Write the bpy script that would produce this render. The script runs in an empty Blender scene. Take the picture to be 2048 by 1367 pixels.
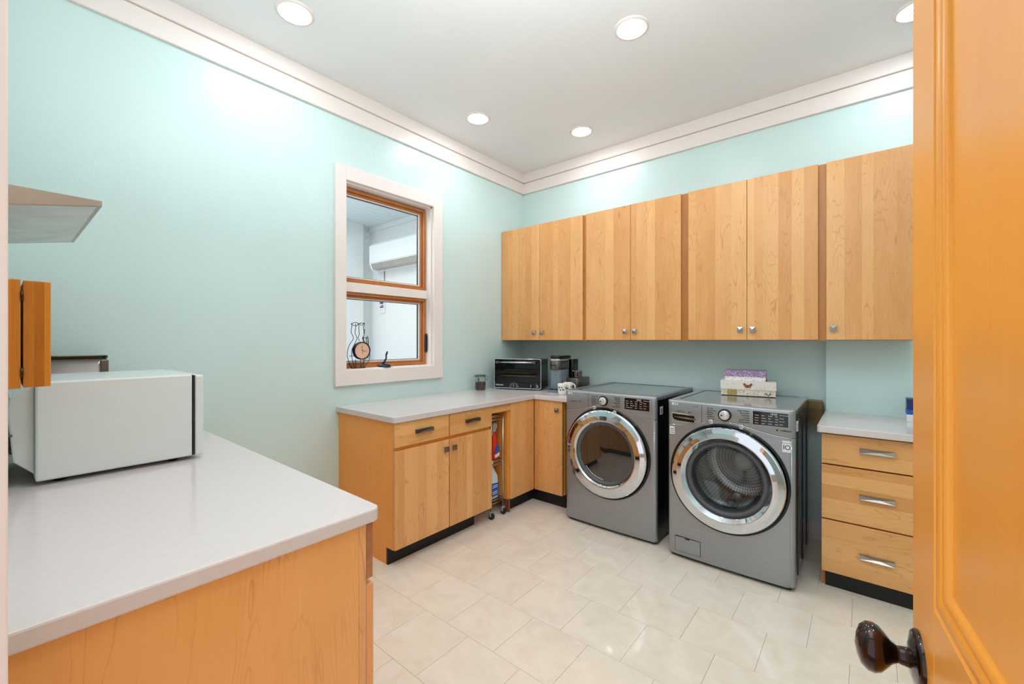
import bpy, bmesh, math, random
from mathutils import Vector, Matrix
random.seed(7)
S = bpy.context.scene
COL = S.collection
PI = math.pi

# ---------------------------------------------------------------- camera, world, light, exposure
cam_d = bpy.data.cameras.new('camera'); cam = bpy.data.objects.new('camera', cam_d); COL.objects.link(cam)
cam.location = (2.841, -3.631, 1.376)
cam.rotation_euler = (PI/2, 0, math.radians(39.582))
cam_d.sensor_width = 36; cam_d.lens = 851.5/2048*36; cam_d.shift_y = -2.7/2048
cam_d.clip_start = 0.02; cam_d.clip_end = 100
S.camera = cam
W = bpy.data.worlds.new('world'); S.world = W; W.use_nodes = True
W.node_tree.nodes['Background'].inputs[0].default_value = (0.93, 0.96, 1.0, 1)
W.node_tree.nodes['Background'].inputs[1].default_value = 0.8
S.view_settings.view_transform = 'Standard'; S.view_settings.look = 'None'
S.view_settings.gamma = 1; S.view_settings.use_curve_mapping = False
S.view_settings.exposure = 0.70
S.cycles.diffuse_bounces = 8; S.cycles.max_bounces = 14
LAMP = 62.0          # emission of the recessed ceiling lenses
SUNROOM = 22         # watts of the unseen light added to brighten the room beyond the window

def area(name, loc, rot, sx, sy, power, col=(1, 1, 1)):
    d = bpy.data.lights.new(name, 'AREA'); d.shape = 'RECTANGLE'; d.size = sx; d.size_y = sy
    d.energy = power; d.color = col
    o = bpy.data.objects.new(name, d); COL.objects.link(o); o.location = loc; o.rotation_euler = rot
    return o
area('sunroom_fill', (-0.9, -2.6, 2.70), (0, 0, 0), 1.2, 1.6, SUNROOM)  # added fill, kept out of view above the window
# unseen area light added as ceiling fill, standing in for a bounced flash
fl_ = area('bounce_fill', (2.38, -3.05, 2.28), (0, 0, 0), 1.0, 1.0, 27, (0.92, 0.965, 1.0))
fl_.rotation_euler = Vector((-0.10, 0.12, 1.0)).to_track_quat('-Z', 'Y').to_euler()

# ---------------------------------------------------------------- helpers
def lin(r, g, b):
    f = lambda c: ((c/255+0.055)/1.055)**2.4 if c > 10 else c/255/12.92
    return (f(r), f(g), f(b), 1)

class NT:
    def __init__(s, name):
        s.m = bpy.data.materials.new(name); s.m.use_nodes = True; s.t = s.m.node_tree
        s.b = s.t.nodes['Principled BSDF']
    def n(s, typ, **kw):
        nd = s.t.nodes.new('ShaderNode'+typ)
        for k, v in kw.items(): setattr(nd, k, v)
        return nd
    def l(s, a, b): s.t.links.new(a, b)
    def math(s, op, a, b=None, c=None):
        nd = s.n('Math', operation=op)
        for i, v in enumerate((a, b, c)):
            if v is None: continue
            if isinstance(v, (int, float)): nd.inputs[i].default_value = v
            else: s.l(v, nd.inputs[i])
        return nd.outputs[0]
    def mix(s, f, a, b, blend='MIX'):
        nd = s.n('Mix', data_type='RGBA', blend_type=blend)
        for i, v in ((0, f), (6, a), (7, b)):
            if isinstance(v, (int, float)): nd.inputs[i].default_value = v
            elif isinstance(v, tuple): nd.inputs[i].default_value = v
            else: s.l(v, nd.inputs[i])
        return nd.outputs[2]
    def ramp(s, f, stops):
        nd = s.n('ValToRGB'); cr = nd.color_ramp
        while len(cr.elements) < len(stops): cr.elements.new(0.5)
        for e, (p, c) in zip(cr.elements, stops): e.position = p; e.color = c
        s.l(f, nd.inputs[0]); return nd.outputs[0]
    def noise(s, vec, scale, detail=3, rough=0.5, dist=0):
        nd = s.n('TexNoise'); nd.inputs['Scale'].default_value = scale; nd.inputs['Detail'].default_value = detail
        nd.inputs['Roughness'].default_value = rough; nd.inputs['Distortion'].default_value = dist
        if vec is not None: s.l(vec, nd.inputs['Vector'])
        return nd.outputs[0]
    def bump(s, h, strength, dist=0.001):
        nd = s.n('Bump'); nd.inputs['Strength'].default_value = strength; nd.inputs['Distance'].default_value = dist
        s.l(h, nd.inputs['Height']); s.l(nd.outputs[0], s.b.inputs['Normal'])
    def comb(s, x, y, z):
        nd = s.n('CombineXYZ')
        for i, v in enumerate((x, y, z)):
            if isinstance(v, (int, float)): nd.inputs[i].default_value = v
            else: s.l(v, nd.inputs[i])
        return nd.outputs[0]
    def set(s, **kw):
        for k, v in kw.items():
            s.b.inputs[k.replace('_', ' ')].default_value = v
        return s

def mat(name, col, rough=0.5, metal=0.0, nscale=0, namp=0.06, bump=0, bscale=200, **kw):
    t = NT(name)
    if len(col) == 3: col = lin(*col)
    t.set(Base_Color=col, Roughness=rough, Metallic=metal, **kw)
    tc = t.n('TexCoord').outputs['Object']
    if nscale:
        nz = t.noise(tc, nscale, 4)
        d = tuple(c*(1-namp*2) for c in col[:3])+(1,); e = tuple(min(1, c*(1+namp)) for c in col[:3])+(1,)
        t.l(t.ramp(nz, [(0.3, d), (0.7, e)]), t.b.inputs['Base Color'])
    if bump: t.bump(t.noise(tc, bscale, 3), bump)
    return t.m

def wood(name, c0, c1, dark, horiz=False, stave=0.075, rough=0.38, lines=0.5, tonal=1.0, plain=False):
    t = NT(name); tc = t.n('TexCoord').outputs['Object']
    sp = t.n('SeparateXYZ'); t.l(tc, sp.inputs[0])
    rnd = t.math('MULTIPLY', t.n('ObjectInfo').outputs['Random'], 17.0)
    u = t.math('ADD', sp.outputs[0], sp.outputs[1]); v = sp.outputs[2]
    if horiz: u, v = v, u
    u = t.math('ADD', u, rnd)
    # staves of different tone, cut at uneven widths
    warp = t.noise(t.comb(t.math('MULTIPLY', u, 3.1), 0, 0), 3.0, 0)
    sid = t.math('FLOOR', t.math('ADD', t.math('DIVIDE', u, stave), t.math('MULTIPLY', warp, 1.3)))
    wn = t.n('TexWhiteNoise', noise_dimensions='1D'); t.l(sid, wn.inputs['W'])
    tone = wn.outputs[0]
    off = t.math('MULTIPLY', tone, 0 if plain else 9.0)
    # cathedral figure: contour lines of a stretched noise
    base = t.noise(t.comb(t.math('ADD', t.math('MULTIPLY', u, 7.0), off), t.math('ADD', t.math('MULTIPLY', v, 1.15), off), 3.0), 1.0, 3, 0.45, 0.25)
    ring = t.math('FRACT', t.math('MULTIPLY', base, 22.0))
    ln = t.math('POWER', t.math('ABSOLUTE', t.math('SUBTRACT', t.math('MULTIPLY', ring, 2), 1)), 10.0)
    gate = t.noise(t.comb(t.math('MULTIPLY', u, 9.0), t.math('MULTIPLY', v, 2.5), off), 1.2, 2)
    gate = t.ramp(gate, [(0.42, (0, 0, 0, 1)), (0.62, (1, 1, 1, 1))])
    fine = t.noise(t.comb(t.math('MULTIPLY', u, 210.0), t.math('MULTIPLY', v, 7.0), off), 1.0, 4)
    blot = t.noise(t.comb(t.math('MULTIPLY', u, 12.0), t.math('MULTIPLY', v, 3.0), off), 1.0, 4, 0.6)
    mixv = t.math('ADD', t.math('MULTIPLY', tone, 0.55*tonal), t.math('ADD', t.math('MULTIPLY', fine, 0.32), t.math('MULTIPLY', blot, 0.55)))
    col = t.ramp(mixv, [(0.30, lin(*c0)), (0.95, lin(*c1))])
    f = t.math('MULTIPLY', t.math('MULTIPLY', ln, gate), lines)
    col = t.mix(f, col, lin(*dark))
    kn = t.n('TexVoronoi'); kn.inputs['Scale'].default_value = 1.0
    t.l(t.comb(t.math('MULTIPLY', u, 6.5), t.math('MULTIPLY', v, 2.2), off), kn.inputs['Vector'])
    k = t.ramp(kn.outputs[0], [(0.035, (1, 1, 1, 1)), (0.10, (0, 0, 0, 1))])
    col = t.mix(t.math('MULTIPLY', k, 0.55*min(1, lines*1.5)), col, lin(*dark))
    t.l(col, t.b.inputs['Base Color'])
    t.set(Roughness=rough, Coat_Weight=0.15, Coat_Roughness=0.2)
    t.bump(fine, 0.05)
    return t.m

M = {}
def wall_mat():
    t = NT('aqua_wall_paint'); tc = t.n('TexCoord').outputs['Object']
    n1 = t.noise(tc, 1.2, 3); n2 = t.noise(tc, 55, 4); n3 = t.noise(tc, 9, 4, 0.6, 1.5)
    t.l(t.ramp(n1, [(0.3, lin(201, 222, 220)), (0.7, lin(205, 227, 225))]), t.b.inputs['Base Color'])
    t.set(Roughness=0.33)
    h = t.math('ADD', t.math('MULTIPLY', n2, 0.35), n3)
    t.bump(h, 0.25, 0.004); return t.m
M['wall'] = wall_mat()
M['ceil'] = mat('ceiling_paint', (236, 237, 239), 0.75, nscale=2, namp=0.01)
M['trim'] = mat('white_trim_paint', (234, 224, 219), 0.42, nscale=3, namp=0.01)
M['white'] = mat('white_plain', (232, 234, 236), 0.5, nscale=4, namp=0.01)
M['whiteboard'] = mat('white_boards', (226, 236, 240), 0.5, nscale=4, namp=0.01)
def tile_mat():
    t = NT('cream_marble_tile'); tc = t.n('TexCoord').outputs['Object']
    oi = t.n('ObjectInfo'); ad = t.n('VectorMath', operation='ADD')
    t.l(tc, ad.inputs[0]); t.l(t.comb(t.math('MULTIPLY', oi.outputs['Random'], 31), t.math('MULTIPLY', oi.outputs['Random'], 57), 0), ad.inputs[1])
    v = ad.outputs[0]
    a = t.noise(v, 7, 6, 0.6, 1.0); b = t.noise(v, 22, 5, 0.65, 2.5)
    col = t.ramp(a, [(0.25, lin(224, 209, 191)), (0.55, lin(232, 218, 203)), (0.8, lin(237, 226, 213))])
    vein = t.ramp(b, [(0.485, (0, 0, 0, 1)), (0.5, (1, 1, 1, 1)), (0.515, (0, 0, 0, 1))])
    col = t.mix(t.math('MULTIPLY', vein, 0.16), col, lin(250, 244, 232))
    tn = t.math('ADD', t.math('MULTIPLY', oi.outputs['Random'], 0.03), 0.98)
    hs = t.n('HueSaturation'); t.l(tn, hs.inputs['Value']); t.l(col, hs.inputs['Color'])
    t.l(hs.outputs[0], t.b.inputs['Base Color'])
    t.set(Roughness=0.07, IOR=1.5); return t.m
M['tile'] = tile_mat()
M['grout'] = mat('tile_joint', (150, 132, 112), 0.8, nscale=40)
M['quartz'] = mat('white_quartz', (214, 205, 203), 0.16, nscale=60, namp=0.012, IOR=1.5)
M['door_wood'] = wood('maple_door_wood', (216, 148, 82), (240, 182, 118), (176, 108, 54), tonal=0.8, lines=0.6)
M['drawer_wood'] = wood('maple_drawer_wood', (216, 148, 80), (238, 180, 114), (168, 108, 56), horiz=True, lines=0.6)
M['panel_wood'] = wood('orange_maple_panel_wood', (240, 158, 62), (250, 176, 82), (190, 116, 46), rough=0.4, tonal=0.25, stave=0.4, lines=0.4, plain=True)
M['near_wood'] = wood('pale_maple_end_panel', (232, 162, 88), (244, 182, 110), (188, 116, 56), rough=0.4, tonal=0.15, stave=0.9, lines=0.6, plain=True)
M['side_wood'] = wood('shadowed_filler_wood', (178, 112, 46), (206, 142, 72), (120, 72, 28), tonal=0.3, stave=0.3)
M['entry_wood'] = wood('amber_fir_door_wood', (236, 150, 42), (246, 168, 58), (212, 126, 32), rough=0.34, tonal=0.15, stave=0.5, lines=0.18, plain=True)
M['entry_rail'] = wood('amber_fir_rail_wood', (236, 154, 56), (246, 174, 80), (212, 130, 40), horiz=True, rough=0.34, tonal=0.15, stave=0.5, lines=0.2, plain=True)
M['bamboo'] = wood('dark_bamboo', (166, 88, 14), (206, 124, 36), (110, 52, 8), stave=0.009, rough=0.3, lines=0.3, tonal=1.2)
M['sash'] = wood('honey_window_wood', (168, 98, 44), (208, 140, 78), (110, 58, 22), tonal=0.3, stave=0.3, lines=0.3)
M['endgrain'] = wood('maple_end_grain', (150, 90, 52), (198, 134, 86), (110, 60, 32), horiz=True, stave=0.03, lines=0.6)
M['dark'] = mat('dark_gap', (34, 26, 22), 0.8, nscale=10)
M['toekick'] = mat('black_toe_kick', (11, 10, 11), 0.5, nscale=60, namp=0.2)
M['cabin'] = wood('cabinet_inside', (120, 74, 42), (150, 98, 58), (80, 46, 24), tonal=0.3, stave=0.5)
M['nickel'] = mat('brushed_nickel', (176, 170, 164), 0.3, 1.0, nscale=120, namp=0.05)
M['pewter'] = mat('dark_nickel', (120, 112, 106), 0.35, 1.0, nscale=120, namp=0.05)
M['chrome'] = mat('chrome', (212, 217, 224), 0.05, 1.0, nscale=8, namp=0.01)
M['steelw'] = mat('wire_chrome', (205, 205, 205), 0.2, 1.0, nscale=30, namp=0.03)
def steel(name, col, rough=0.3, amp=0.08):
    t = NT(name); tc = t.n('TexCoord').outputs['Object']; sp = t.n('SeparateXYZ'); t.l(tc, sp.inputs[0])
    v = t.comb(t.math('MULTIPLY', sp.outputs[0], 3), t.math('MULTIPLY', sp.outputs[1], 3), t.math('MULTIPLY', sp.outputs[2], 420))
    nz = t.noise(v, 1.0, 3); c = lin(*col)
    t.l(t.ramp(nz, [(0.3, tuple(x*(1-amp) for x in c[:3])+(1,)), (0.7, tuple(x*(1+amp) for x in c[:3])+(1,))]), t.b.inputs['Base Color'])
    t.set(Roughness=rough, Metallic=0.6); t.bump(nz, 0.04, 0.0005); return t.m
M['graphite'] = steel('graphite_steel', (156, 159, 163), 0.3)
M['fascia'] = steel('graphite_fascia', (150, 153, 157), 0.36)
M['tophull'] = mat('silver_top', (156, 156, 158), 0.12, 0.6, nscale=40, namp=0.02)
M['steel'] = steel('stainless', (150, 142, 136), 0.28)
M['hood'] = mat('hood_stainless', (180, 160, 146), 0.3, 0.7, nscale=5, namp=0.08)
M['hood_under'] = mat('hood_underside', (226, 228, 228), 0.4, 0.35, nscale=9, namp=0.07)
M['black'] = mat('black_plastic', (14, 14, 16), 0.3, nscale=30, namp=0.1)
M['blackgloss'] = mat('black_gloss', (10, 10, 12), 0.06, nscale=30, namp=0.1)
M['blackside'] = mat('black_side_panel', (14, 14, 15), 0.22, 0.3, nscale=3, namp=0.2)
M['greyside'] = mat('grey_side_panel', (70, 72, 76), 0.16, 0.8, nscale=3, namp=0.1)
M['rubber'] = mat('grey_rubber', (84, 84, 86), 0.5, nscale=30)
M['ink'] = mat('dark_ink', (34, 34, 36), 0.5, nscale=50)
M['paleink'] = mat('pale_ink', (222, 222, 222), 0.5, nscale=50)
M['silver'] = mat('silver_plastic', (206, 206, 208), 0.25, 0.4, nscale=20, namp=0.02)
M['label'] = mat('white_label', (230, 230, 230), 0.5, nscale=20, namp=0.01)
M['enamel'] = mat('microwave_enamel', (214, 219, 216), 0.28, nscale=10, namp=0.01)
M['bronze'] = mat('dark_bronze', (52, 28, 20), 0.12, 0.75, nscale=15, namp=0.25, Coat_Weight=0.5)
M['wire'] = mat('black_wire', (18, 20, 28), 0.4, 0.3, nscale=30)
M['inkblue'] = mat('blue_black_metal', (24, 36, 56), 0.3, 0.5, nscale=30)
M['clockface'] = mat('peach_clock_face', (240, 190, 160), 0.5, nscale=300, namp=0.12)
M['ceramic'] = mat('white_ceramic', (236, 232, 226), 0.15, nscale=10, namp=0.01)
M['red'] = mat('red_plastic', (216, 38, 20), 0.3, nscale=10, namp=0.05)
M['blue'] = mat('blue_label', (38, 92, 172), 0.4, nscale=20, namp=0.08)
M['navy'] = mat('navy_print', (14, 44, 110), 0.4, nscale=20, namp=0.08)
M['jug'] = mat('white_jug_plastic', (214, 220, 224), 0.4, nscale=8, namp=0.02, Subsurface_Weight=0.1)
M['greyplas'] = mat('grey_plastic', (160, 158, 154), 0.4, nscale=10)
M['coffee'] = mat('brown_grounds', (72, 36, 20), 0.8, nscale=260, namp=0.4)
M['olive'] = mat('olive_brown_plastic', (116, 92, 44), 0.35, nscale=14, namp=0.25)
M['bodygrey'] = mat('slate_grey_plastic', (118, 130, 140), 0.32, nscale=6, namp=0.03)
M['rust'] = mat('brown_oven_inside', (60, 30, 20), 0.5, nscale=60, namp=0.3)
M['orange'] = mat('butterfly_orange', (196, 96, 50), 0.6, nscale=90, namp=0.2)
M['pvc'] = mat('ac_plastic', (236, 240, 242), 0.35, nscale=5, namp=0.01)
def glass(name, col=(1, 1, 1, 1), rough=0.0, ior=1.45):
    """thin clear sheet: light passes straight through, the surface mirrors by its Fresnel term"""
    t = NT(name); t.t.nodes.remove(t.b); out = t.t.nodes['Material Output']
    tr = t.n('BsdfTransparent'); tr.inputs[0].default_value = col
    gl = t.n('BsdfGlossy'); gl.inputs['Roughness'].default_value = rough
    lw = t.n('LayerWeight'); lw.inputs[0].default_value = 0.5
    fr_ = t.n('Math', operation='MULTIPLY_ADD'); fr_.inputs[1].default_value = 0.55; fr_.inputs[2].default_value = 0.035
    t.l(t.math('POWER', lw.outputs['Facing'], 4.0), fr_.inputs[0])
    mx = t.n('MixShader'); t.l(fr_.outputs[0], mx.inputs[0]); t.l(tr.outputs[0], mx.inputs[1]); t.l(gl.outputs[0], mx.inputs[2])
    t.l(mx.outputs[0], out.inputs[0]); return t.m
M['glass'] = glass('window_glass', (0.97, 0.98, 0.98, 1)); M['jar'] = glass('jar_glass', (0.93, 0.95, 0.94, 1))
M['doorglass'] = glass('washer_glass', (0.92, 0.93, 0.94, 1)); M['ovenglass'] = glass('oven_glass', (0.62, 0.66, 0.68, 1))
def lens_mat():
    t = NT('lamp_lens'); t.set(Base_Color=(1, 1, 1, 1), Emission_Color=(0.87, 0.925, 1.0, 1), Emission_Strength=LAMP); return t.m
M['lens'] = lens_mat()
def drum_mat():
    t = NT('perforated_drum'); tc = t.n('TexCoord').outputs['Object']; sp = t.n('SeparateXYZ'); t.l(tc, sp.inputs[0])
    x, y, z = sp.outputs
    ang = t.math('MULTIPLY', t.math('ARCTAN2', x, z), 12.0)
    r = t.math('SQRT', t.math('ADD', t.math('MULTIPLY', x, x), t.math('MULTIPLY', z, z)))
    dep = t.math('MULTIPLY', t.math('ADD', y, r), 55.0)
    v = t.comb(t.math('MULTIPLY', ang, 1.1), dep, 0)
    vo = t.n('TexVoronoi', voronoi_dimensions='2D'); vo.inputs['Scale'].default_value = 1.0; vo.inputs['Randomness'].default_value = 0.0
    t.l(v, vo.inputs['Vector'])
    t.l(t.ramp(vo.outputs[0], [(0.17, lin(245, 245, 245)), (0.24, lin(150, 151, 154))]), t.b.inputs['Base Color'])
    t.set(Metallic=0.7, Roughness=0.28); return t.m
M['drum'] = drum_mat()
def tinted():
    t = NT('dark_door_glass'); t.set(Base_Color=lin(30, 30, 32), Roughness=0.03, Coat_Weight=1.0, Coat_Roughness=0.02, Specular_IOR_Level=0.9)
    tc = t.n('TexCoord').outputs['Object']
    t.l(t.ramp(t.noise(tc, 5, 2), [(0.3, lin(26, 26, 28)), (0.7, lin(36, 36, 38))]), t.b.inputs['Base Color']); return t.m
M['tint'] = tinted()
def floral(name, base, fig, fig2, scale, th=0.18):
    t = NT(name); tc = t.n('TexCoord').outputs['Object']
    vo = t.n('TexVoronoi'); vo.inputs['Scale'].default_value = scale; t.l(tc, vo.inputs['Vector'])
    rg = t.math('ABSOLUTE', t.math('SUBTRACT', vo.outputs[0], 0.28))
    a = t.ramp(rg, [(0.03, (1, 1, 1, 1)), (0.07, (0, 0, 0, 1))])
    b = t.ramp(t.noise(tc, scale*1.6, 4, 0.7), [(0.55, (0, 0, 0, 1)), (0.6, (1, 1, 1, 1))])
    c = t.mix(a, lin(*base), lin(*fig)); c = t.mix(t.math('MULTIPLY', b, 0.7), c, lin(*fig2))
    t.l(c, t.b.inputs['Base Color']); t.set(Roughness=0.5); return t.m
M['creambox'] = floral('cream_paisley_paper', (232, 222, 212), (206, 192, 178), (226, 212, 204), 42)
M['tanbox'] = floral('cream_speckled_paper', (228, 214, 198), (120, 92, 56), (198, 172, 130), 90)
M['purplebox'] = floral('purple_floral_paper', (148, 118, 160), (224, 210, 228), (206, 190, 214), 75)
M['lilacbox'] = floral('pale_lilac_paper', (234, 228, 226), (150, 130, 170), (236, 234, 226), 60)
M['gilt'] = floral('gilt_print', (170, 142, 76), (88, 66, 30), (216, 198, 150), 150)
M['mugprint'] = mat('black_flower_print', (26, 22, 20), 0.4, nscale=50)

def support(prof, e=0.0012):
    # extra loops close to every corner, so that flat bands shade flat
    out = [prof[0]]
    for (r0, h0), (r1, h1) in zip(prof, prof[1:]):
        L_ = math.hypot(r1-r0, h1-h0)
        if L_ > 4*e:
            t_ = e/L_; out += [(r0+(r1-r0)*t_, h0+(h1-h0)*t_), (r1-(r1-r0)*t_, h1-(h1-h0)*t_)]
        out.append((r1, h1))
    return out

class MB:
    """collects shapes in world coordinates, then links them as one mesh object"""
    def __init__(s): s.b = bmesh.new()
    def quadlist(s, vs, fs, smooth=False):
        v = [s.b.verts.new(p) for p in vs]
        for f in fs:
            try:
                fc = s.b.faces.new([v[i] for i in f]); fc.smooth = smooth
            except ValueError: pass
        return v
    def box(s, x0, x1, y0, y1, z0, z1, bev=0, seg=2):
        t = bmesh.new()
        vs = [t.verts.new(p) for p in [(x0,y0,z0),(x1,y0,z0),(x1,y1,z0),(x0,y1,z0),(x0,y0,z1),(x1,y0,z1),(x1,y1,z1),(x0,y1,z1)]]
        for f in [(0,3,2,1),(4,5,6,7),(0,1,5,4),(1,2,6,5),(2,3,7,6),(3,0,4,7)]: t.faces.new([vs[i] for i in f])
        if bev: bmesh.ops.bevel(t, geom=t.edges[:], offset=bev, segments=seg, profile=0.5, affect='EDGES', clamp_overlap=True)
        s._join(t); return s
    def _join(s, t, mtx=None, smooth=None):
        if mtx is not None: bmesh.ops.transform(t, matrix=mtx, verts=t.verts)
        mp = {v: s.b.verts.new(v.co) for v in t.verts}
        for f in t.faces:
            nf = s.b.faces.new([mp[v] for v in f.verts]); nf.smooth = f.smooth if smooth is None else smooth
        t.free()
    def prism(s, poly, axis, a, b, bev=0, smooth=False):
        t = bmesh.new(); n = len(poly)
        def p3(p, w): return {'x': (w, p[0], p[1]), 'y': (p[0], w, p[1]), 'z': (p[0], p[1], w)}[axis]
        A = [t.verts.new(p3(p, a)) for p in poly]; B = [t.verts.new(p3(p, b)) for p in poly]
        t.faces.new(A[::-1]); t.faces.new(B)
        for i in range(n):
            f = t.faces.new([A[i], A[(i+1) % n], B[(i+1) % n], B[i]]); f.smooth = smooth
        bmesh.ops.recalc_face_normals(t, faces=t.faces)
        if bev: bmesh.ops.bevel(t, geom=[e for e in t.edges if len(e.link_faces) == 2 and e.calc_face_angle(0) > 0.9], offset=bev, segments=2, profile=0.5, affect='EDGES', clamp_overlap=True)
        s._join(t); return s
    def lathe(s, prof, c, axis='z', n=40, cap=False, sharp=False):
        """prof: list of (radius, height along axis)"""
        if sharp: prof = support(prof)
        rings = []
        for r, h in prof:
            ring = []
            for i in range(n):
                a = 2*PI*i/n; u, v = r*math.cos(a), r*math.sin(a)
                p = {'z': (c[0]+u, c[1]+v, c[2]+h), 'y': (c[0]+u, c[1]+h, c[2]+v), 'x': (c[0]+h, c[1]+u, c[2]+v)}[axis]
                ring.append(s.b.verts.new(p))
            rings.append(ring)
        for A, B in zip(rings, rings[1:]):
            for i in range(n):
                f = s.b.faces.new([A[i], A[(i+1) % n], B[(i+1) % n], B[i]]); f.smooth = True
        if cap:
            for R in (rings[0], rings[-1]):
                try: s.b.faces.new(R)
                except ValueError: pass
        return s
    def tube(s, pts, r, n=8, closed=False):
        P = [Vector(p) for p in pts]; m = len(P); rings = []
        up = None
        for i, p in enumerate(P):
            if closed: d = P[(i+1) % m]-P[i-1]
            else: d = P[min(i+1, m-1)]-P[max(i-1, 0)]
            d.normalize()
            if up is None: up = d.orthogonal().normalized()
            else:
                up = up-d*up.dot(d)
                up = up.normalized() if up.length > 1e-6 else d.orthogonal().normalized()
            w = d.cross(up); rr = r[i] if isinstance(r, (list, tuple)) else r
            rings.append([s.b.verts.new(p+up*math.cos(2*PI*k/n)*rr+w*math.sin(2*PI*k/n)*rr) for k in range(n)])
        prs = list(zip(rings, rings[1:]))+([(rings[-1], rings[0])] if closed else [])
        for A, B in prs:
            for k in range(n):
                f = s.b.faces.new([A[k], A[(k+1) % n], B[(k+1) % n], B[k]]); f.smooth = True
        if not closed: s.b.faces.new(rings[0][::-1]); s.b.faces.new(rings[-1])
        return s
    def text(s, body, size, loc, rot=(PI/2, 0, 0), align='LEFT', ext=0.0003, bold=False):
        cu = bpy.data.curves.new('t', 'FONT'); cu.body = body; cu.size = size; cu.align_x = align; cu.align_y = 'CENTER'
        cu.extrude = ext; cu.resolution_u = 2
        if bold: cu.offset = size*0.025
        o = bpy.data.objects.new('t', cu); COL.objects.link(o)
        o.matrix_world = Matrix.Translation(loc) @ (rot if isinstance(rot, Matrix) else Matrix.Rotation(rot[2], 4, 'Z') @ Matrix.Rotation(rot[0], 4, 'X'))
        mw = o.matrix_world.copy()
        bpy.context.view_layer.update()
        me = bpy.data.meshes.new_from_object(o.evaluated_get(bpy.context.evaluated_depsgraph_get()))
        t = bmesh.new(); t.from_mesh(me); s._join(t, mw, False)
        bpy.data.meshes.remove(me); bpy.data.objects.remove(o); bpy.data.curves.remove(cu); return s
    def xf(s, mtx): bmesh.ops.transform(s.b, matrix=mtx, verts=s.b.verts); return s
    def build(s, name, m, parent=None, kind=None, at=None, recalc=True, local=False):
        if recalc: bmesh.ops.recalc_face_normals(s.b, faces=s.b.faces)
        org = Vector((0, 0, 0))
        o = bpy.data.objects.new(name, bpy.data.meshes.new(name))
        if at is not None: org = Vector(at)
        if parent is not None and not local:
            base = parent.get('_w', (0, 0, 0)); base = Vector(base)
            if at is None: org = base
            o.location = org-base
            o.parent = parent; o['_w'] = tuple(org)
        elif parent is not None:
            o.parent = parent
        else: o.location = org
        if not local: bmesh.ops.translate(s.b, vec=-org, verts=s.b.verts)
        s.b.to_mesh(o.data); s.b.free()
        o.data.materials.append(M[m] if isinstance(m, str) else m)
        COL.objects.link(o)
        if parent is None: o['_w'] = tuple(org)
        if kind: o['kind'] = kind
        return o

def thing(name, label, cat, loc, group=None, rz=0):
    o = bpy.data.objects.new(name, None); COL.objects.link(o); o.location = loc; o.rotation_euler = (0, 0, rz)
    o.empty_display_size = 0.05
    o['label'] = label; o['category'] = cat; o['_w'] = tuple(loc)
    if group: o['group'] = group
    return o
def tag(o, label, cat, group=None):
    o['label'] = label; o['category'] = cat
    if group: o['group'] = group
    return o
def copy_part(src, parent, world):
    """a copy of a part (and its children) placed at a world point under another thing"""
    c = src.copy(); COL.objects.link(c); c.parent = parent
    c.location = Vector(world)-Vector(parent.get('_w', (0, 0, 0))); c['_w'] = tuple(world)
    for ch in src.children:
        d = ch.copy(); COL.objects.link(d); d.parent = c
    return c

# ---------------------------------------------------------------- the room
CZ = 3.162      # ceiling
NY = -3.64      # room face of the wall with the entry door
RX = 4.05       # right wall
def struct(mb, name, m, parent=None, at=None): return mb.build(name, m, parent, 'structure' if parent is None else None, at)
fl = struct(MB().box(-0.12, RX+0.12, -5.0, 0.12, -0.15, -0.002), 'floor', 'grout')
T = 0.3048; TX, TY = 1.4224, -1.0141
tm = None
for j in range(-4, 9):
    y1 = TY-j*T; y0 = y1-T
    if y1 <= NY+0.01 or y0 >= 0: continue
    sh = 0.5*T if j % 2 else 0
    for i in range(-6, 10):
        x0 = TX+sh+i*T; x1 = x0+T
        if x1 <= 0 or x0 >= RX: continue
        a, b, c, d = max(x0, 0)+0.0006, min(x1, RX)-0.0006, max(y0, NY)+0.0006, min(y1, 0)-0.0006
        if b-a < 0.01 or d-c < 0.01: continue
        full = abs((b-a)-(T-0.0012)) < 1e-4 and abs((d-c)-(T-0.0012)) < 1e-4
        if full and tm:
            o = bpy.data.objects.new('floor_tile', tm); COL.objects.link(o); o.parent = fl
            o.location = ((x0+x1)/2, (y0+y1)/2, 0)
        else:
            cx_, cy_ = (a+b)/2, (c+d)/2
            o = MB().box(a, b, c, d, -0.006, 0.0, 0.0003, 1).build('floor_tile', 'tile', fl, at=(cx_, cy_, 0))
            if full: tm = o.data
struct(MB().box(-0.12, RX+0.12, NY-0.12, 0.12, CZ, CZ+0.12), 'ceiling', 'ceil')
# left wall, with the opening for the window
WY0, WY1, WZ0, WZ1 = -2.06, -1.27, 1.165, 2.512
b = MB(); b.box(-0.14, 0, NY-0.12, WY0, 0, CZ); b.box(-0.14, 0, WY1, 0.12, 0, CZ)
b.box(-0.14, 0, WY0, WY1, 0, WZ0); b.box(-0.14, 0, WY0, WY1, WZ1, CZ); struct(b, 'wall_left', 'wall')
b = MB(); b.box(0, RX, 0, 0.12, 0, CZ); b.box(2.645, 3.12, -0.09, 0, 0, 1.379); struct(b, 'wall_back', 'wall')
struct(MB().box(RX, RX+0.12, NY-0.12, 0.12, 0, CZ), 'wall_right', 'wall')
b = MB(); b.box(0, 1.99, NY-0.12, NY, 0, CZ); b.box(3.05, RX, NY-0.12, NY, 0, CZ); b.box(1.99, 3.05, NY-0.12, NY, 2.12, CZ)
struct(b, 'wall_front', 'wall')
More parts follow.
